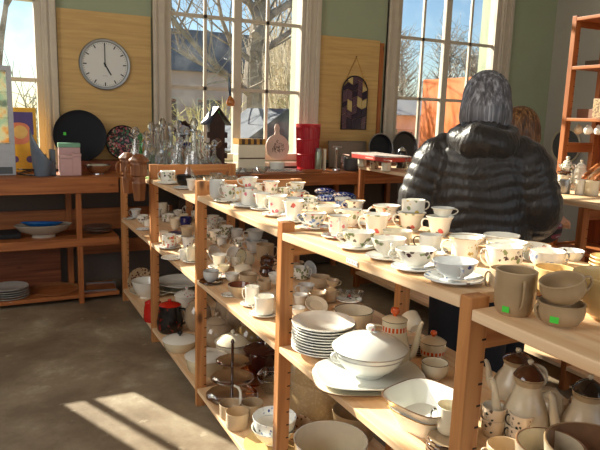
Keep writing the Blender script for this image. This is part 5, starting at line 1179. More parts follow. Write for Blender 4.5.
# hanging wooden tankards
for i, (u, v, s_, lab) in enumerate(((128, 176, 1.0, 'carved wooden ornament hanging at the rack end, the left and farther one'), (139, 181, 1.15, 'carved wooden ornament hanging at the rack end, the right and nearer one'))):
    c = atx(u, v, -.085 if i == 0 else -.07); w_ = px(c, 8)*s_; h_ = px(c, 17)*s_
    t_ = empty('wooden_ornament', lab, 'ornament', c, (0, 0, .4))
    bm = bmesh.new(); lathe(bm, [(0, h_), (w_*.9, h_), (w_, h_*.85), (w_*.98, h_*.3), (w_*.72, h_*.22), (w_*.76, h_*.0), (w_*.82, -h_*.1), (w_*.70, -h_*.7), (w_*.62, -h_), (0, -h_)], 6); fin(bm, 'carved_body', [CARV], t_, smooth=False)
    bm = bmesh.new(); tube(bm, bez((-w_*.8, 0, h_*.8), (-w_*2.0, 0, h_*1.1), (-w_*1.9, 0, -h_*.1), (-w_*.55, 0, h_*.05), 10), w_*.14, 6); fin(bm, 'handle', CARV, t_)
    bm = bmesh.new(); lathe(bm, [(0, 0), (w_*1.1, 0), (w_*1.1, h_*.08), (w_*.5, h_*.35), (0, h_*.4)], 8, cz=h_+.0005); fin(bm, 'lid', CARV, t_, smooth=False)
    bm = bmesh.new(); tube(bm, [(0, 0, h_*1.35), (-.01 if i == 0 else .0, 0, h_*1.35+.045), (.075, -.03, h_*1.35+.055)], .002, 5); fin(bm, 'hook', DSTEEL, t_)
# carved dial and cuckoo clock in front of the middle window
DKW = wood('dark_walnut', srgb(70, 40, 26), srgb(34, 18, 12), 2, knots=False)
c = aty(182, 130, 4.50); r = px(c, 9)
bt = empty('barometer', 'dark carved round barometer with silver dial behind the decanters', 'barometer', (c.x, 4.50, .872))
cz = c.z-.872
bm = bmesh.new(); n = 40
lathe(bm, [(0, 0), (r*1.02, 0), (r*1.02, .02), (r*.8, .03), (r*.62, .018), (0, .018)], 40, scal=(.09, 10)); fin(bm, 'carved_frame', DKW, bt, loc=(0, 0, cz), rot=(PI/2, 0, 0))
bm = bmesh.new(); lathe(bm, [(0, .0185), (r*.55, .0185), (r*.55, .022), (0, .022)], 32); fin(bm, 'dial', DSTEEL, bt, loc=(0, 0, cz), rot=(PI/2, 0, 0))
bm = bmesh.new(); box(bm, -r*.28, r*.28, -.02, 0, .018, cz-r*.9, bev=.003); box(bm, -r*.7, r*.7, -.05, .04, 0, .018, bev=.003); fin(bm, 'stand', DKW, bt, smooth=False)
c = aty(217.5, 128, 4.46); k = depth(c)/FPX
cc = empty('cuckoo_clock', 'dark gabled cuckoo clock standing in front of the middle window', 'clock', (c.x, 4.46, .872))
zb, ze, zp = aty(217, 158, 4.46).z-.872, aty(217, 124, 4.46).z-.872, aty(217, 108, 4.46).z-.872
bm = bmesh.new(); hw = 8*k
box(bm, -hw*1.0, hw*1.0, 0, .09, 0, ze, bev=.003)
for sx_ in (-1, 1):
    for j in range(4): box(bm, sx_*hw*1.12-.012, sx_*hw*1.12+.012, -.008, .012, zb*.2+j*(ze/4.6), zb*.2+j*(ze/4.6)+.045, bev=.006)
vs = [bm.verts.new(q_) for q_ in ((-hw, 0, ze), (hw, 0, ze), (0, 0, zp-.02), (-hw, .09, ze), (hw, .09, ze), (0, .09, zp-.02))]
for q_ in ((0, 1, 2), (5, 4, 3), (1, 4, 5, 2), (3, 0, 2, 5), (0, 3, 4, 1)): bm.faces.new([vs[i_] for i_ in q_])
fin(bm, 'clock_case', DKW, cc, smooth=False)
bm = bmesh.new()
for sx_ in (-1, 1):
    A = Vector((0, 0, zp)); B_4 = Vector((sx_*13*k, 0, ze-.01)); nrm = Vector((0, 0, .012))
    P4 = [A, B_4, B_4+nrm, A+nrm]; f0 = [bm.verts.new(q_+Vector((0, -.03, 0))) for q_ in P4]; f1 = [bm.verts.new(q_+Vector((0, .11, 0))) for q_ in P4]
    bm.faces.new(f0); bm.faces.new(f1[::-1])
    for i_ in range(4): bm.faces.new((f0[i_], f1[i_], f1[(i_+1) % 4], f0[(i_+1) % 4]))
fin(bm, 'roof', DKW, cc, smooth=False)
bm = bmesh.new(); lathe(bm, [(0, 0), (hw*.62, 0), (hw*.62, .008), (hw*.5, .012), (0, .012)], 28); dl_ = fin(bm, 'dial', plain('dark_dial', srgb(92, 62, 44), .4), cc, loc=(0, -.001, ze*.60), rot=(PI/2, 0, 0))
bm = bmesh.new(); radial(bm, .9, 0, hw*.45, .0015, .0125, .0135); radial(bm, -1.2, 0, hw*.33, .002, .0125, .0135); fin(bm, 'clock_hands', CREAM, dl_, smooth=False)
bm = bmesh.new(); box(bm, -.004, .004, -.0315, -.0305, zp-.035, zp-.025); fin(bm, 'price_sticker', GREENSTK, cc, smooth=False)
# hanging glass teardrop
c = aty(231, 92, 4.73); k = depth(c)/FPX
hg = empty('hanging_ornament', 'long-necked blown glass ornament with amber bulb hanging in the window', 'ornament', (c.x, 4.73, aty(231, 107, 4.73).z), (0, -.08, 0))
bm = bmesh.new(); lathe(bm, [(0, 0), (3.6*k, 1.2*k), (4.6*k, 4*k), (3.8*k, 7*k), (1.6*k, 10*k), (1.1*k, 11*k)], 20); fin(bm, 'amber_bulb', plain('amber_gloss', srgb(176, 104, 44), .1, coat=.6), hg)
bm = bmesh.new(); lathe(bm, [(1.1*k, 11*k), (1.5*k, 16*k), (1.3*k, 24*k), (.8*k, 29*k), (0, 29*k)], 16); fin(bm, 'blue_neck', plain('blue_grey_gloss', srgb(52, 66, 84), .1, coat=.6), hg)
bm = bmesh.new(); tube(bm, [(0, 0, 29*k), (0, .0, 46*k), (.0, .09, 48*k)], .001, 4); fin(bm, 'string', INK, hg)
# bread bin, cutting board, red basket
p = put(252, 164, 4.52); W_2, H_2 = px(p, 14.5), aty(252, 139, 4.52).z-.872
bb = empty('bread_bin', 'white bread bin with a golden chequered strip on top', 'bin', p)
bm = bmesh.new(); box(bm, -W_2, W_2, 0, .13, 0, H_2*.82, bev=.008); fin(bm, 'bin_body', CREAM, bb, smooth=False)
bm = bmesh.new(); box(bm, -W_2*.95, W_2*.95, -.003, -.0005, H_2*.36, H_2*.40); fin(bm, 'seam', LINE, bb, smooth=False)
bm = bmesh.new()
for i in range(9): box(bm, -W_2*.98+W_2*1.96*i/9, -W_2*.98+W_2*1.96*(i+1)/9, .0, .13, H_2*.82+.0005, H_2, i % 2)
fin(bm, 'chequered_strip', [plain('golden', srgb(190, 140, 56), .4), plain('dark_brown_paint', srgb(70, 46, 30), .5)], bb, smooth=False)
c = aty(277.5, 147, 4.60); k = depth(c)/FPX
cb = empty('cutting_board', 'pale round cutting board with a handle and brown sprig motif in the window', 'board', (c.x, 4.60, c.z), (PI/2-.12, 0, 0))
bm = bmesh.new(); R = 12.6*k; pts = [(R*math.sin(a), R*math.cos(a)) for a in [.24+i*(2*PI-.48)/44 for i in range(45)]]
pts = pts + [(-2.2*k, 15*k), (-2.8*k, 19*k), (-1.8*k, 22*k), (0, 23*k), (1.8*k, 22*k), (2.8*k, 19*k), (2.2*k, 15*k)]
lo = [bm.verts.new((x, y, -.006)) for x, y in pts]; hi = [bm.verts.new((x, y, .006)) for x, y in pts]
bm.faces.new(lo); bm.faces.new(hi[::-1])
for i in range(len(pts)): bm.faces.new((lo[i], hi[i], hi[(i+1) % len(pts)], lo[(i+1) % len(pts)]))
CBM = plain('pinkish_wood', srgb(206, 176, 160), .4, var=.03)
fin(bm, 'board', CBM, cb, smooth=False)
bm = bmesh.new(); g = random.Random(3)
for i in range(46):
    a, q = g.uniform(0, 2*PI), g.uniform(0, 1)**.6*R*.52; x, y = q*math.cos(a), q*math.sin(a); a2 = g.uniform(0, 6.3)
    tube(bm, [(x, y, .0064), (x+math.cos(a2)*.012, y+math.sin(a2)*.012, .0064), (x+math.cos(a2+.7)*.02, y+math.sin(a2+.7)*.02, .0064)], [.0015, .005, .001], 4, flat=.4)
fin(bm, 'sprig_motif', LINE, cb)
cup('deep', 277, 166, 16, 8, 'BENCH', 'small white bowl in front of the round cutting board', 'white', handle=False, loc=put(277, 166, 4.48))
p = put(307, 165, 4.55); H_2 = aty(307, 124, 4.55).z-.872; wt, wb = px(p, 11.5), px(p, 9.5)
rb_ = empty('waste_basket', 'deep red openwork plastic basket standing by the window', 'basket', p)
RP = plain('red_plastic', srgb(176, 24, 40), .3, coat=.2)
bm = bmesh.new(); lathe(bm, [(0, .004), (wb*.95, .004), (wb, 0), (wb*1.02, .03), (wb*.97, .03), (wb*.94, .008), (0, .008)], 40, sq=.35); fin(bm, 'bottom', RP, rb_)
bm = bmesh.new(); lathe(bm, [(wt*.97, H_2-.03), (wt, H_2-.03), (wt*1.06, H_2), (wt*.97, H_2-.004), (wt*.97, H_2-.03)], 40, sq=.35); fin(bm, 'rim', RP, rb_)
bm = bmesh.new(); lathe(bm, [(wb, .03), (wt*.97, H_2-.03), (wt*.95, H_2-.03), (wb*.98, .03), (wb, .03)], 40, sq=.35); fin(bm, 'wall', RP, rb_)
bm = bmesh.new()
for i in range(30):
    a = 2*PI*i/30; c_, s_ = abs(math.cos(a)), abs(math.sin(a)); f_ = .65+.35/((c_**4+s_**4)**.25)
    tube(bm, [(wb*1.02*f_*math.cos(a), wb*1.02*f_*math.sin(a), .02), (wt*1.0*f_*math.cos(a), wt*1.0*f_*math.sin(a), H_2-.02)], .0028, 4)
for z_ in (.33, .66):
    rr_ = wb+(wt-wb)*z_; lathe(bm, [(rr_*1.02, H_2*z_-.005), (rr_*1.05, H_2*z_), (rr_*1.02, H_2*z_+.005), (rr_*.99, H_2*z_), (rr_*1.02, H_2*z_-.005)], 40, sq=.35)
fin(bm, 'ribs', RP, rb_)
# sink, taps and clutter by the wall
p0, p1 = put(222, 168, 4.42), put(300, 170, 4.42)
sk = empty('sink', 'steel sink set in the bench under the middle window', 'sink', ((p0.x+p1.x)/2, 4.40, .872))
hw = (p1.x-p0.x)/2
bm = bmesh.new(); box(bm, -hw, hw, -.14, -.12, 0, .012); box(bm, -hw, hw, .08, .10, 0, .012); box(bm, -hw, -hw+.03, -.12, .08, 0, .012); box(bm, 0, hw, -.12, .08, 0, .010)
fin(bm, 'steel_rim', STEEL, sk, smooth=False)
bm = bmesh.new(); box(bm, -hw+.031, -.001, -.119, .079, 0.0, .004); fin(bm, 'basin', DSTEEL, sk, smooth=False)
bm = bmesh.new()
for i in range(8): box(bm, .02+i*(hw-.05)/8, .03+i*(hw-.05)/8, -.10, .06, .0105, .014)
fin(bm, 'drainer_ribs', STEEL, sk, smooth=False)
def tap(u, v0, v1, y, label, wpx=1.6):
    p = put(u, v0, y); h_ = aty(u, v1, y).z-.872; r_ = px(p, wpx); t_ = empty('tap', label, 'tap', p)
    bm = bmesh.new(); lathe(bm, [(0, 0), (r_*2.4, 0), (r_*2.2, .012), (r_, .02), (r_*.9, h_*.8), (r_*1.3, h_*.86), (r_, h_*.93), (0, h_*.93)], 16); fin(bm, 'pillar', STEEL, t_)
    bm = bmesh.new(); box(bm, -r_*3.2, r_*3.2, -r_*.6, r_*.6, h_*.93, h_, bev=.003); fin(bm, 'handle', STEEL, t_, smooth=False)
tap(336, 170, 146, 4.40, 'tall steel pillar tap in front of the leaning grey tray')
tap(302, 168, 156, 4.58, 'short steel tap beside the red basket', 1.0)
p = put(318, 168, 4.44); bm = bmesh.new(); r_ = px(p, 3.4); h_ = aty(318, 148, 4.44).z-.872
fl = empty('flask', 'grey-green metal flask standing between basket and tap', 'flask', p)
bm = bmesh.new(); lathe(bm, [(0, 0), (r_*.95, 0), (r_, .006), (r_, h_*.8), (r_*.9, h_*.84), (0, h_*.84)], 24); fin(bm, 'flask_body', plain('grey_green_metal', srgb(150, 160, 140), .3, metal=.6), fl)
bm = bmesh.new(); lathe(bm, [(0, h_*.842), (r_*.85, h_*.842), (r_*.85, h_*.97), (r_*.7, h_), (0, h_)], 24); fin(bm, 'cap', DSTEEL, fl)
p = put(324, 168, 4.46); bm = bmesh.new(); lathe(bm, [(0, 0), (px(p, 1.8), 0), (px(p, 1.8), h_*.95), (0, h_*.97)], 16); tag(fin(bm, 'bottle', CREAM, loc=p), 'thin pale bottle touching the metal flask', 'bottle')
a_, b_ = aty(329, 141, 4.62), aty(367, 141, 4.62)
GT = plain('brown_grey_tray', srgb(128, 112, 96), .5, var=.05)
bt2 = empty('baking_tray', 'large brown-grey rectangular tray leaning under the stained glass', 'tray', ((a_.x+b_.x)/2, 4.60, .872), (-.16, 0, 0)); hw = (b_.x-a_.x)/2; hh = a_.z-.872
bm = bmesh.new(); box(bm, -hw, hw, 0, .006, 0.004, hh, bev=.002); fin(bm, 'tray_base', GT, bt2, smooth=False)
bm = bmesh.new(); tube(bm, [(-hw, -.002, .012), (hw, -.002, .012), (hw, -.002, hh), (-hw, -.002, hh)], .006, 8, closed=True); fin(bm, 'rolled_rim', GT, bt2)
cup('can', 351, 170, 15, 11, 'BENCH', 'dark grey pot under the leaning tray', plain('charcoal_pot', srgb(66, 68, 70), .4), handle=False, loc=put(351, 172, 4.36), name='pot', cat='pot')
cup('can', 343, 168, 8, 12, 'BENCH', 'steel beaker behind the dark grey pot', STEEL, handle=False, loc=put(344, 168, 4.52), name='pot', cat='pot')
p = put(310, 171, 4.26); bm = bmesh.new(); box(bm, -px(p, 10), px(p, 10), 0, .05, 0, .022, bev=.003); tag(fin(bm, 'wooden_block', OPINE[0], loc=p+Vector((.02, -.02, 0)), smooth=False), 'small wooden block on the bench edge in front of the flask', 'block')
for i, (u, w_, h_, t_) in enumerate(((236, 12, 6, 'leftmost on the drainer'), (249, 12, 5, 'second from left on the drainer'), (262, 13, 6, 'third from left on the drainer'))):
    p = put(u, 170, 4.27); cup('bowl', u, 170, w_, h_, 'BENCH', 'shallow glass dish by the sink, %s' % t_, CLEAR, handle=False, loc=p, name='bowl', cat='bowl', group='glass dishes by the sink')

# ------------------------------------------------------------------ lower shelves of the wall bench
p = at(44, 237, 'BM'); TB = plain('pale_ceramic', srgb(168, 156, 140), .3)
cd_ = empty('serving_dish', 'pale boat-shaped footed dish on the bench shelf', 'dish', p)
bm = bmesh.new(); a_ = px(p, 27)
lathe(bm, [(0, .012), (.30*a_, .012), (.34*a_, 0), (.42*a_, 0), (.40*a_, .02), (.8*a_, .045), (a_, .085), (a_*.98, .088), (.75*a_, .055), (0, .03)], 36, sy=.55, scal=(.0, 2)); fin(bm, 'dish_body', TB, cd_)
bp_ = empty('platter', 'glossy blue oval platter lying in the pale boat-shaped dish', 'platter', p+Vector((-.01, -.01, .079)), (-.10, .05, 0))
bm = bmesh.new(); a_ = px(p, 20); lathe(bm, [(0, 0), (.7*a_, 0), (a_, .022), (a_*.98, .026), (.68*a_, .006), (0, .006)], 36, sy=.55); fin(bm, 'platter_body', plain('bright_blue_glaze', srgb(20, 96, 170), .12, coat=.5), bp_)
bm = bmesh.new(); box(bm, -px(p, 22), px(p, 22), -.10, .10, 0, .035, bev=.015); tag(fin(bm, 'cloth_bag', plain('black_cloth', srgb(24, 24, 28), .8), loc=at(0, 239, 'BM')+Vector((-.02, .06, .0))), 'black folded bag on the bench shelf at the left edge', 'bag')
for i, t_ in enumerate(('lower', 'middle', 'upper')):
    plate(98, 232, 27, 'BM', 'flat dark glass plate on the bench shelf, %s of three' % t_, DSTEEL if i else BLACK, dz=i*.018, name='plate', prof=PLATE, depthf=.08, group='flat plates on the bench shelf')
DSP = plain('dull_white_china', srgb(176, 172, 164), .2, coat=.3)
stack(6, 10, 300, 36, 'BB', 'plain white plate in the pile at the lower left', 'top plain white plate of the pile at the lower left', DSP, name='plate', prof=PLATE, step=.016, depthf=.14)
plate(55, 293, 46, 'BB', 'shallow round wicker tray on the bottom bench shelf', plain('wicker', srgb(150, 100, 60), .7, var=.2, scale=60, bump=.3), name='tray', cat='tray', prof=PLATE, depthf=.18, dz=.0)
p = at(101, 291, 'BB'); bm = bmesh.new(); r_ = px(p, 15)
box(bm, -r_, r_, -.10, .10, .01, .016); 
for sx_ in (-1, 1): box(bm, sx_*r_-.004, sx_*r_+.004, -.10, .10, 0, .035)
for sy_ in (-.10, .10): box(bm, -r_, r_, sy_-.004, sy_+.004, 0, .035)
tt = fin(bm, 'metal_tray', DSTEEL, loc=p+Vector((0, .02, .0)), rot=(0, 0, -.15), smooth=False); tag(tt, 'square pewter tray on the bottom bench shelf beside the rack', 'tray')

# ------------------------------------------------------------------ things on the display table behind the shopper
p = at(379, 164, 'RT'); r_ = 1
for i, (u, w_, M_, lab) in enumerate(((362, 9, 'cream', 'cream cup at the left under the red flat box'), (374, 9, 'brown', 'brown-patterned cup under the middle of the red flat box'), (386, 10, 'cream', 'cream cup at the right under the red flat box'))):
    cup('can', u, 166.5+i*2.2, w_, 8.6, 'RT', lab, M_, 'F')
pA, pB = at(358, 166, 'RT'), at(399, 172, 'RT'); mid = (pA+pB)/2
bx = empty('flat_box', 'flat red box with white print lying on three cups', 'box', (mid.x+.02, mid.y, .95+.0665)); L2 = (pB-pA).length/2
bm = bmesh.new(); box(bm, -.11, .11, -L2*.92, L2*.92, 0, .030, bev=.002); fin(bm, 'lid', plain('red_card', srgb(186, 52, 34), .5), bx, smooth=False)
bm = bmesh.new(); box(bm, -.1105, .1105, -L2*.925, L2*.925, .0305, .040); fin(bm, 'white_band', plain('patterned_card', srgb(190, 176, 168), .5, var=.3, scale=60), bx, smooth=False)
bm = bmesh.new()
for y_ in (-.25, -.02, .3): box(bm, -.1108, -.1102, y_-.05, y_+.05, .011, .019)
fin(bm, 'pale_print', plain('pale_print', srgb(226, 180, 160), .5), bx, smooth=False)
pot(401, 168, 11, 17, 'RT', 'coffee_grinder', 'black and silver lidded pot at the end of the red flat box', 'pot', [(0, 0), (.9, 0), (1, .2), (.9, .6), (1, .8), (.7, 1)], BLACK, STEEL, hd='L', knobM=BLACK, lidh=.2, handle=(.8, .3, .4, .12))
cup('can', 409, 172, 9, 14, 'RT', 'clear glass jar beside the black and silver pot', CLEAR, handle=False, name='jar', cat='jar')
# right end
pot(564, 193.5, 11, 14, 'RT', 'milk_jug', 'grey steel jug in front on the display table', 'jug', [(0, 0), (.9, 0), (1, .1), (1, .8), (.95, 1)], DSTEEL, None, hd='L', handle=(.85, .2, .4, .08))
cup('can', 579, 194.5, 9, 15, 'RT', 'plain white china cylinder on the display table edge', 'white', handle=False, name='jar', cat='jar')
cup('can', 591, 195.5, 14, 15, 'RT', 'beige stoneware jar right of the white china cylinder', 'cream', handle=False, name='jar', cat='jar', thick=.004)
cup('can', 571.5, 190, 8, 12, 'RT', 'glass tumbler between the steel jug and the white cylinder', CLEAR, handle=False, name='jar', cat='jar')
p = at(565, 187, 'RT')
cup('can', 563, 187, 13, 12, 'RT', 'cream stoneware pot carrying a brown tray and a teapot', 'cream', handle=False, name='pot', cat='pot')
cup('bowl', 563, 187, 14, 3, 'RT', 'dark brown low dish under the small white teapot', 'brownglaze', handle=False, dz=.072)
pot(565, 187, 13, 8, 'RT', 'teapot', 'small white teapot with green leaves raised on a brown dish', 'pot', ROUND, FL['leaf'], FL['leaf'], hd='R', lidh=.4, spout=(.4, .95, .35, .15, .07), handle=(.8, .35, .35, .08), dz=.094, knob=.3)
pot(579, 186, 14, 18, 'RT', 'teapot', 'tall white teapot with cream knob on the display table', 'pot', [(0, 0), (.6, 0), (.85, .2), (1, .5), (.85, .8), (.7, 1)], WHITE, WHITE, hd='R', knobM=CREAM, lidh=.3, spout=(.3, .95, .4, .16, .07), handle=(.8, .35, .35, .08), knob=.22)
for i, (u0, v0, u1, v1, lab) in enumerate(((582, 179, 600, 164, 'left'), (588, 180, 606, 165, 'middle'), (594, 181, 612, 167, 'right'))):
    a_, b_ = at(u0, v0, 'RT', .078), at(u1, v1, 'RT', .14)
    bm = bmesh.new(); tube(bm, [a_, a_.lerp(b_, .12), a_.lerp(b_, .14), a_.lerp(b_, .86), a_.lerp(b_, .88), b_], [.006, .007, .015, .015, .007, .006], 12)
    tag(fin(bm, 'rolling_pin', OPINE[0] if i != 1 else SH), 'wooden rolling pin lying across jars, the %s one' % lab, 'rolling pin')
# tall shelves contents
zs = 1.332
for i, (u, s_, lab) in enumerate(((575, 'tan', 'tan cup hanging under the tall shelf, the leftmost'), (584.5, 'white', 'white cup hanging under the tall shelf, second from the left'), (595, 'white', 'white cup hanging under the tall shelf, third from the left'), (606, 'white', 'white cup hanging under the tall shelf, nearest the picture edge'))):
    c = atx(u, 131, TX0+.03); r_ = px(c, 4.4)
    h_ = empty('hanging_cup', lab, 'cup', (c.x, c.y, zs-.012-r_*.55), (0, 0, 1.2), 'cups hanging under the tall shelf')
    M_ = FL[s_]
    bm = bmesh.new(); vessel(bm, PROF['round'], r_, r_*1.5, .002, 24); b_ = fin(bm, 'cup_body', [M_]*3, h_); b_.location = (0, 0, -r_*1.25); b_.rotation_euler = (1.2, 0, 0)
    bm = bmesh.new(); tube(bm, [(0, r_*.35*math.cos(a)-r_*.7, r_*.40*math.sin(a)-r_*.15) for a in [j*2*PI/16 for j in range(16)]], .0035, 6, closed=True); fin(bm, 'handle', M_, h_)
    bm = bmesh.new(); tube(bm, [(0, -r_*.7, r_*.55), (0, -r_*.7, r_*.2)], .002, 5); fin(bm, 'hook', GOLD, h_)
c = atx(584, 121, TX0+.06); bm = bmesh.new(); box(bm, -.04, .06, -.07, .05, 0, .055, bev=.002)
tag(fin(bm, 'wooden_box', plain('brown_box', srgb(120, 80, 60), .6), loc=(c.x+.03, c.y, 1.3525), smooth=False), 'small brown box on the tall shelf above the hanging cups', 'box')
c = atx(600, 115, TX0+.05); bm = bmesh.new(); box(bm, -.03, .16, -.12, .06, 0, .115, bev=.003)
tag(fin(bm, 'patterned_box', speckle('marbled_paper', srgb(176, 148, 108), srgb(120, 92, 64), 70, .6, .5), loc=(c.x+.01, c.y-.02, 1.3525), smooth=False), 'marbled cardboard box on the tall shelf beside the small brown box', 'box')
# round rimmed tray on the right wall and red chair
c = atx(564, 146, 4.60); r_ = px(c, 17)
rt = empty('round_mirror', 'round dark mirror with a pale rim on the right wall behind the tall shelves', 'mirror', (4.63, c.y, c.z), (0, -PI/2, 0))
bm = bmesh.new(); lathe(bm, [(0, 0), (r_*.92, 0), (r_*.92, .01), (0, .01)], 40); fin(bm, 'mirror_disc', plain('dark_mirror', srgb(86, 84, 84), .25), rt)
bm = bmesh.new(); tube(bm, [(r_*math.cos(a), r_*math.sin(a), .008) for a in [j*2*PI/40 for j in range(40)]], .011, 8, closed=True); fin(bm, 'rim', plain('pale_wicker', srgb(190, 176, 150), .6), rt)
RW = plain('red_painted_wood', srgb(128, 34, 22), .4, var=.08)
ch = empty('chair', 'dark red slat-backed chair behind the display table', 'chair', (2.72, 3.12, 0), (0, 0, .25))
bm = bmesh.new(); box(bm, -.24, .24, -.02, .40, .42, .45, bev=.006); fin(bm, 'seat', RW, ch, smooth=False)
bm = bmesh.new(); box(bm, -.25, .25, -.035, -.005, .70, .775, bev=.006); fin(bm, 'top_rail', RW, ch, smooth=False)
for i in range(5):
    bm = bmesh.new(); box(bm, -.19+i*.085, -.15+i*.085, -.028, -.012, .451, .70); fin(bm, 'back_slat', RW, ch, smooth=False)
for x_, y_, h_ in ((-.25, -.03, .70), (.215, -.03, .70), (-.23, .35, .419), (.195, .35, .419)):
    bm = bmesh.new(); box(bm, x_, x_+.035, y_, y_+.035, 0, h_-.001 if h_ == .70 else h_, bev=.003); fin(bm, 'leg', RW, ch, smooth=False)
ch2 = copyt(ch); ch2.location = (3.45, 2.75, 0); ch2.rotation_euler = (0, 0, .45); ch2['label'] = 'second dark red slat-backed chair, nearer the tall shelves'

# ================================================================== PEOPLE
def ellip(bm, c, s, rot=None, n=20):
    m = Matrix.Translation(c) @ (rot.to_matrix().to_4x4() if rot else Matrix()) @ Matrix.Diagonal((*s, 1))
    bmesh.ops.create_uvsphere(bm, u_segments=n, v_segments=n//2+2, radius=1, matrix=m)
def loft(bm, secs, n=40, ridge=0, pitch=.05, zsub=.009):
    """horizontal elliptical sections (z, hx, hy, cx, cy), interpolated finely; ridge gives quilted bulges"""
    zs_ = []; z0, z1 = secs[0][0], secs[-1][0]; m = max(2, int(abs(z1-z0)/zsub)); rings = []
    for i in range(m+1):
        z = z0+(z1-z0)*i/m
        for A, B_5 in zip(secs, secs[1:]):
            if A[0] <= z <= B_5[0]+1e-9:
                t = (z-A[0])/(B_5[0]-A[0]); t = t*t*(3-2*t)*.5+t*.5; S = [a+(b-a)*t for a, b in zip(A, B_5)]; break
        rg_ = []
        for k_ in range(n):
            a = 2*PI*k_/n; ph = z+.012*math.sin(a*2)+.008*math.sin(a*5+z*20)
            q = ridge*(abs(math.sin(PI*ph/pitch))**.55-.6)+ridge*.25*noise.noise(Vector((math.cos(a)*4, math.sin(a)*4, z*14)))
            rg_.append(bm.verts.new((S[3]+(S[1]+q)*math.cos(a), S[4]+(S[2]+q)*math.sin(a), z)))
        rings.append(rg_)
    for A, B_5 in zip(rings, rings[1:]):
        for k_ in range(n): bm.faces.new((A[k_], A[(k_+1) % n], B_5[(k_+1) % n], B_5[k_]))
    bm.faces.new(rings[0][::-1]); bm.faces.new(rings[-1])
def limb(bm, pts, rads, n=22, ridge=0, pitch=.05, sub=.009):
    P = [Vector(p) for p in pts]; Q = []; R = []; s = 0; S = []
    for i in range(len(P)-1):
        m = max(2, int((P[i+1]-P[i]).length/sub))
        for j in range(m): Q.append(P[i].lerp(P[i+1], j/m)); R.append(rads[i]+(rads[i+1]-rads[i])*j/m)
    Q.append(P[-1]); R.append(rads[-1])
    for _ in range(12):
        Q = [Q[0]]+[(Q[i-1]+Q[i]*2+Q[i+1])/4 for i in range(1, len(Q)-1)]+[Q[-1]]
    s = 0; RR = []
    for i in range(len(Q)):
        if i: s += (Q[i]-Q[i-1]).length
        RR.append(R[i]+ridge*(abs(math.sin(PI*s/pitch))**.55-.6))
    tube(bm, Q, RR, n)
def remesh(o, vox, it=4, f=.5):
    r = o.modifiers.new('remesh', 'REMESH'); r.mode = 'VOXEL'; r.voxel_size = vox; r.use_smooth_shade = True
    s = o.modifiers.new('smooth', 'SMOOTH'); s.iterations = it; s.factor = f
SKIN = plain('skin', srgb(206, 156, 130), .5, var=.03)
def hairmat(name, c1, c2, c3):
    m, n, l, b = newmat(name); setp(b, .42, spec=.5); b.inputs['Anisotropic'].default_value = .5
    tc = n.new('ShaderNodeTexCoord'); mp = n.new('ShaderNodeMapping'); mp.inputs['Scale'].default_value = (48, 48, .9); l.new(tc.outputs['Object'], mp.inputs[0])
    a = n.new('ShaderNodeTexNoise'); a.inputs['Scale'].default_value = 2; a.inputs['Detail'].default_value = 4; l.new(mp.outputs[0], a.inputs['Vector'])
    r = ramp(n, [(.3, c1), (.5, c2), (.68, c3)]); l.new(a.outputs['Fac'], r.inputs[0]); l.new(r.outputs[0], b.inputs['Base Color'])
    bp = n.new('ShaderNodeBump'); bp.inputs['Strength'].default_value = .6; bp.inputs['Distance'].default_value = .006; l.new(a.outputs['Fac'], bp.inputs['Height']); l.new(bp.outputs[0], b.inputs['Normal']); return m
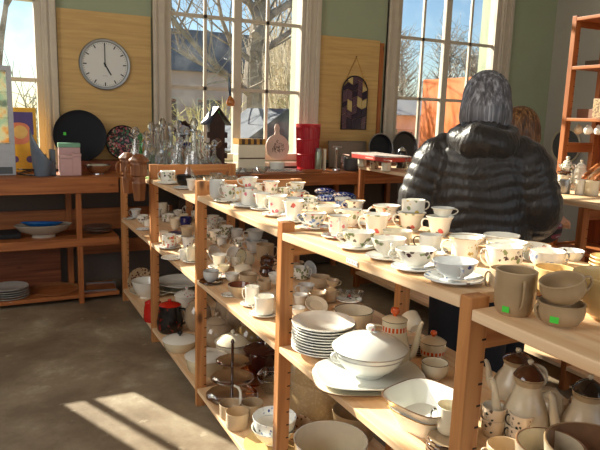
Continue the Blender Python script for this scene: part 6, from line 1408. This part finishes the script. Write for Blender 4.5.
def person(label, loc, yaw, H, jacketM, hairM, trouserM, shoeM, puffer=True, headyaw=0.0, headtilt=.3, curly=False, fat=1.0):
    root = empty('person', label, 'person', loc, (0, 0, -yaw)); s = H/1.55
    hc = Vector((0, .060, 1.385))*1.0; hr = Euler((-headtilt, 0, -headyaw))
    hm_ = hr.to_matrix()
    def hp(x, y, z): return hc+hm_ @ Vector((x, y, z))
    sh, el, wr = [], [], []
    bm = bmesh.new()
    ellip(bm, hp(0, 0, .02), (.073, .092, .088), hr, 28); ellip(bm, hp(0, .022, -.045), (.056, .066, .066), hr, 24)      # skull, jaw
    ellip(bm, hp(0, .098, -.012), (.012, .018, .024), hr, 12); ellip(bm, hp(0, .088, .018), (.009, .012, .026), hr, 12)   # nose
    for sx_ in (-1, 1):
        ellip(bm, hp(sx_*.073, -.005, -.005), (.009, .019, .030), hr, 12)                                            # ears
        ellip(bm, hp(sx_*.032, .082, .028), (.020, .010, .007), hr, 10); ellip(bm, hp(sx_*.036, .066, -.018), (.022, .020, .020), hr, 12)
    limb(bm, [(0, -.01, 1.18), (0, .0, 1.28), hp(0, -.005, -.03)], [.065, .055, .052])
    loft(bm, [(.72, .15, .10, 0, 0), (.86, .165, .115, 0, 0), (1.0, .14, .10, 0, 0), (1.12, .155, .105, 0, 0), (1.2, .15, .09, 0, 0), (1.25, .08, .06, 0, 0)])
    for sx_ in (-1, 1):
        limb(bm, [(sx_*.14, 0, 1.2), (sx_*.255, -.03, .99), (sx_*.20, .19, .95)], [.045, .038, .026])
        limb(bm, [(sx_*.075, 0, .80), (sx_*.085, .015, .44), (sx_*.09, -.01, .07)], [.082, .052, .036])
        ellip(bm, (sx_*.093, .045, .035), (.036, .105, .028), None, 16)
        wv = Vector((sx_*.20, .19, .95)); dv = (wv-Vector((sx_*.255, -.03, .99))).normalized(); sd_ = Vector((0, 0, 1)).cross(dv).normalized()*sx_
        ellip(bm, wv+dv*.045, (.030, .048, .016), dv.to_track_quat('Y', 'Z').to_euler(), 14)
        for j, L_ in enumerate((.068, .078, .072, .056)):
            b0 = wv+dv*.08+Vector((1, 0, 0))*(j-1.5)*.0165*sx_; b1 = b0+dv*L_*.55+Vector((0, 0, -.010)); b2 = b1+dv*L_*.3+Vector((0, 0, -.026))
            tube(bm, [b0-dv*.03, b0, b1, b2], [.0085, .0085, .0078, .0065], 8)
        t0 = wv+dv*.02+Vector((-sx_*.024, 0, 0)); tube(bm, [t0, t0+dv*.03+Vector((-sx_*.018, 0, -.01)), t0+dv*.058+Vector((-sx_*.018, 0, -.022))], [.010, .009, .0075], 8)
    for v_ in bm.verts: v_.co *= s
    b = fin(bm, 'body', SKIN, root); remesh(b, .0062*s, 3)
    for sx_ in (-1, 1):
        bm = bmesh.new(); ellip(bm, hp(sx_*.030, .083, .010)*s, (.0115*s,)*3, hr, 12); e_ = fin(bm, 'eye', plain('eye_white', srgb(230, 226, 220), .2), b)
        bm = bmesh.new(); ellip(bm, hp(sx_*.030, .0925, .010)*s, (.0050*s, .0026*s, .0050*s), hr, 10); fin(bm, 'iris', plain('eye_brown', srgb(50, 34, 24), .2), e_) if 0 else bm.free()
    bm = bmesh.new(); ellip(bm, hp(0, .083, -.050)*s, (.024*s, .008*s, .007*s), hr, 14); fin(bm, 'mouth', plain('lips', srgb(176, 96, 88), .4), b)
    # jacket
    bm = bmesh.new(); rd = .0085 if puffer else 0; f_ = fat
    loft(bm, [(.70, .215*f_, .165*f_, 0, 0), (.84, .228*f_, .172*f_, 0, 0), (1.0, .222*f_, .165*f_, 0, 0), (1.12, .222*f_, .158*f_, 0, 0), (1.19, .205*f_, .140*f_, 0, -.005), (1.245, .160*f_, .115*f_, 0, -.005), (1.29, .092, .088, 0, .0), (1.33, .080, .085, 0, .01)], 56, rd, .046)
    for sx_ in (-1, 1):
        limb(bm, [(sx_*.110*f_, -.008, 1.215), (sx_*.190*f_, -.018, 1.160), (sx_*.252*f_, -.030, .985), (sx_*.245*f_, .06, .915), (sx_*.205*f_, .175, .930)], [.070, .086, .084, .076, .055], 26, rd, .046)
    for v_ in bm.verts: v_.co *= s
    j = fin(bm, 'jacket', jacketM, root); remesh(j, .0075*s, 2, .4)
    if puffer:                                     # hood lying on the shoulders
        bm = bmesh.new(); n = 30; rings = []
        for k_ in range(n):
            a = 2*PI*k_/n; back = (1-math.sin(a))/2
            c0 = Vector((math.cos(a)*(.088+.026*back), math.sin(a)*(.080+.030*back)-.012, 1.272-.040*back+.010*math.sin(3*a+.6))); w_ = .026+.034*back**1.5; ht = .030+.040*back; rad_ = Vector((math.cos(a), math.sin(a), 0)); ring = []
            for m_ in range(14):
                b2 = 2*PI*m_/14; wr_ = 1+.08*math.sin(7*a+m_*.7)+.32*noise.noise(Vector((math.cos(a)*5, math.sin(a)*5, m_*.5)))
                ring.append(bm.verts.new((c0+rad_*math.cos(b2)*w_*wr_+Vector((0, 0, math.sin(b2)*ht*wr_)))*s))
            rings.append(ring)
        for k_ in range(n):
            A, B_6 = rings[k_], rings[(k_+1) % n]
            for m_ in range(14): bm.faces.new((A[m_], B_6[m_], B_6[(m_+1) % 14], A[(m_+1) % 14]))
        h_ = fin(bm, 'hood', jacketM, root); sm_ = h_.modifiers.new('sub', 'SUBSURF'); sm_.levels = sm_.render_levels = 1
    # trousers and shoes
    bm = bmesh.new()
    loft(bm, [(.70, .135, .115, 0, 0), (.78, .16, .13, 0, 0), (.90, .165, .13, 0, 0)], 36)
    for sx_ in (-1, 1): limb(bm, [(sx_*.078, 0, .78), (sx_*.088, .012, .44), (sx_*.092, -.01, .085)], [.098, .074, .066])
    for v_ in bm.verts: v_.co *= s
    t_ = fin(bm, 'trousers', trouserM, root); remesh(t_, .009*s, 4)
    for sx_ in (-1, 1):
        bm = bmesh.new(); ellip(bm, (sx_*.094, .05, .045), (.046, .125, .044), None, 20); box(bm, sx_*.094-.045, sx_*.094+.045, -.07, .165, .001, .02, bev=.008)
        ellip(bm, (sx_*.094, -.02, .08), (.045, .055, .05), None, 16)
        for v_ in bm.verts: v_.co *= s; v_.co.z = max(v_.co.z, .001)
        sh_ = fin(bm, 'shoe', shoeM, root); remesh(sh_, .007, 3)
    # hair: shell around the skull, open at the face
    bm = bmesh.new(); NA, NT = 64, 18; rings = []
    for i in range(NT+1):
        t = i/NT; ring = []
        for k_ in range(NA):
            a = 2*PI*k_/NA; fr = math.sin(a); front = max(0, (fr-.25)/.75)
            end = 2.86-1.45*min(1, front*2.2) ; th = .02+(end-.02)*t
            rz = .112; rx, ry = .094, .112
            if th > PI/2:
                z = -rz*(th-PI/2)*1.05; q = 1.0+.10*math.sin(min(1.3, th-PI/2)*2.3)-.22*max(0, th-2.2)
            else: z = rz*math.cos(th); q = math.sin(th)
            strand = 1+.018*math.sin(k_*2.4+math.sin(i*.4)*1.2)+.02*noise.noise(Vector((math.cos(a)*9, math.sin(a)*9, i*.12)))
            if curly: strand += .10*noise.noise(Vector((math.cos(a)*5, math.sin(a)*5, z*40)))
            ring.append(bm.verts.new(hp(rx*q*strand*math.cos(a), ry*q*strand*math.sin(a)-.008, z+.022)*s))
        rings.append(ring)
    for A, B_7 in zip(rings, rings[1:]):
        for k_ in range(NA): bm.faces.new((A[k_], A[(k_+1) % NA], B_7[(k_+1) % NA], B_7[k_]))
    bm.faces.new(rings[0])
    h_ = fin(bm, 'hair', hairM, root, sharp=180); so = h_.modifiers.new('thick', 'SOLIDIFY'); so.thickness = .010*s; so.offset = -1
    return root
def puffmat():
    m, n, l, b = newmat('black_quilted_nylon'); setp(b, .40, spec=.4)
    b.inputs['Base Color'].default_value = srgb(36, 30, 27); b.inputs['Sheen Weight'].default_value = .15
    tc = n.new('ShaderNodeTexCoord'); mp = n.new('ShaderNodeMapping'); mp.inputs['Scale'].default_value = (1, 1, .35); l.new(tc.outputs['Object'], mp.inputs[0])
    a = n.new('ShaderNodeTexNoise'); a.inputs['Scale'].default_value = 34; a.inputs['Detail'].default_value = 3; a.inputs['Distortion'].default_value = .8; l.new(mp.outputs[0], a.inputs['Vector'])
    bp = n.new('ShaderNodeBump'); bp.inputs['Strength'].default_value = .55; bp.inputs['Distance'].default_value = .012; l.new(a.outputs['Fac'], bp.inputs['Height']); l.new(bp.outputs[0], b.inputs['Normal']); return m
NAVYT = plain('navy_trousers', srgb(16, 18, 28), .8, scale=80)
GREYHAIR = hairmat('grey_hair', srgb(58, 56, 60), srgb(100, 98, 104), srgb(168, 168, 174))
person('person seen from behind with grey bobbed hair in a black quilted hooded jacket', (.975, 1.85, 0), math.radians(44), 1.55, puffmat(), GREYHAIR, NAVYT, BLACK, headyaw=-.05, headtilt=.30, fat=.95)
def plaid():
    m, n, l, b = newmat('dark_plaid_cloth'); setp(b, .8)
    tc = n.new('ShaderNodeTexCoord'); sx = n.new('ShaderNodeSeparateXYZ'); l.new(tc.outputs['Object'], sx.inputs[0])
    fs = []
    for ax in (0, 2):
        mu = n.new('ShaderNodeMath'); mu.operation = 'MULTIPLY'; mu.inputs[1].default_value = 110; l.new(sx.outputs[ax], mu.inputs[0])
        si = n.new('ShaderNodeMath'); si.operation = 'SINE'; l.new(mu.outputs[0], si.inputs[0]); fs.append(si)
    ad_ = n.new('ShaderNodeMath'); ad_.operation = 'ADD'; l.new(fs[0].outputs[0], ad_.inputs[0]); l.new(fs[1].outputs[0], ad_.inputs[1])
    mr = n.new('ShaderNodeMapRange'); mr.inputs['From Min'].default_value = -2; mr.inputs['From Max'].default_value = 2; l.new(ad_.outputs[0], mr.inputs[0])
    r = ramp(n, [(0, srgb(26, 24, 30)), (.55, srgb(40, 34, 44)), (.68, srgb(120, 44, 60)), (.9, srgb(150, 130, 140))], 'CONSTANT'); l.new(mr.outputs[0], r.inputs[0]); l.new(r.outputs[0], b.inputs['Base Color']); return m
BROWNHAIR = hairmat('brown_hair', srgb(56, 34, 22), srgb(110, 72, 44), srgb(176, 128, 80))
person('smaller person with curly brown hair in dark plaid, behind the quilted jacket', (1.375, 2.08, 0), math.radians(75), 1.42, plaid(), BROWNHAIR, NAVYT, BLACK, puffer=False, curly=True, headtilt=.15, headyaw=0, fat=.78)
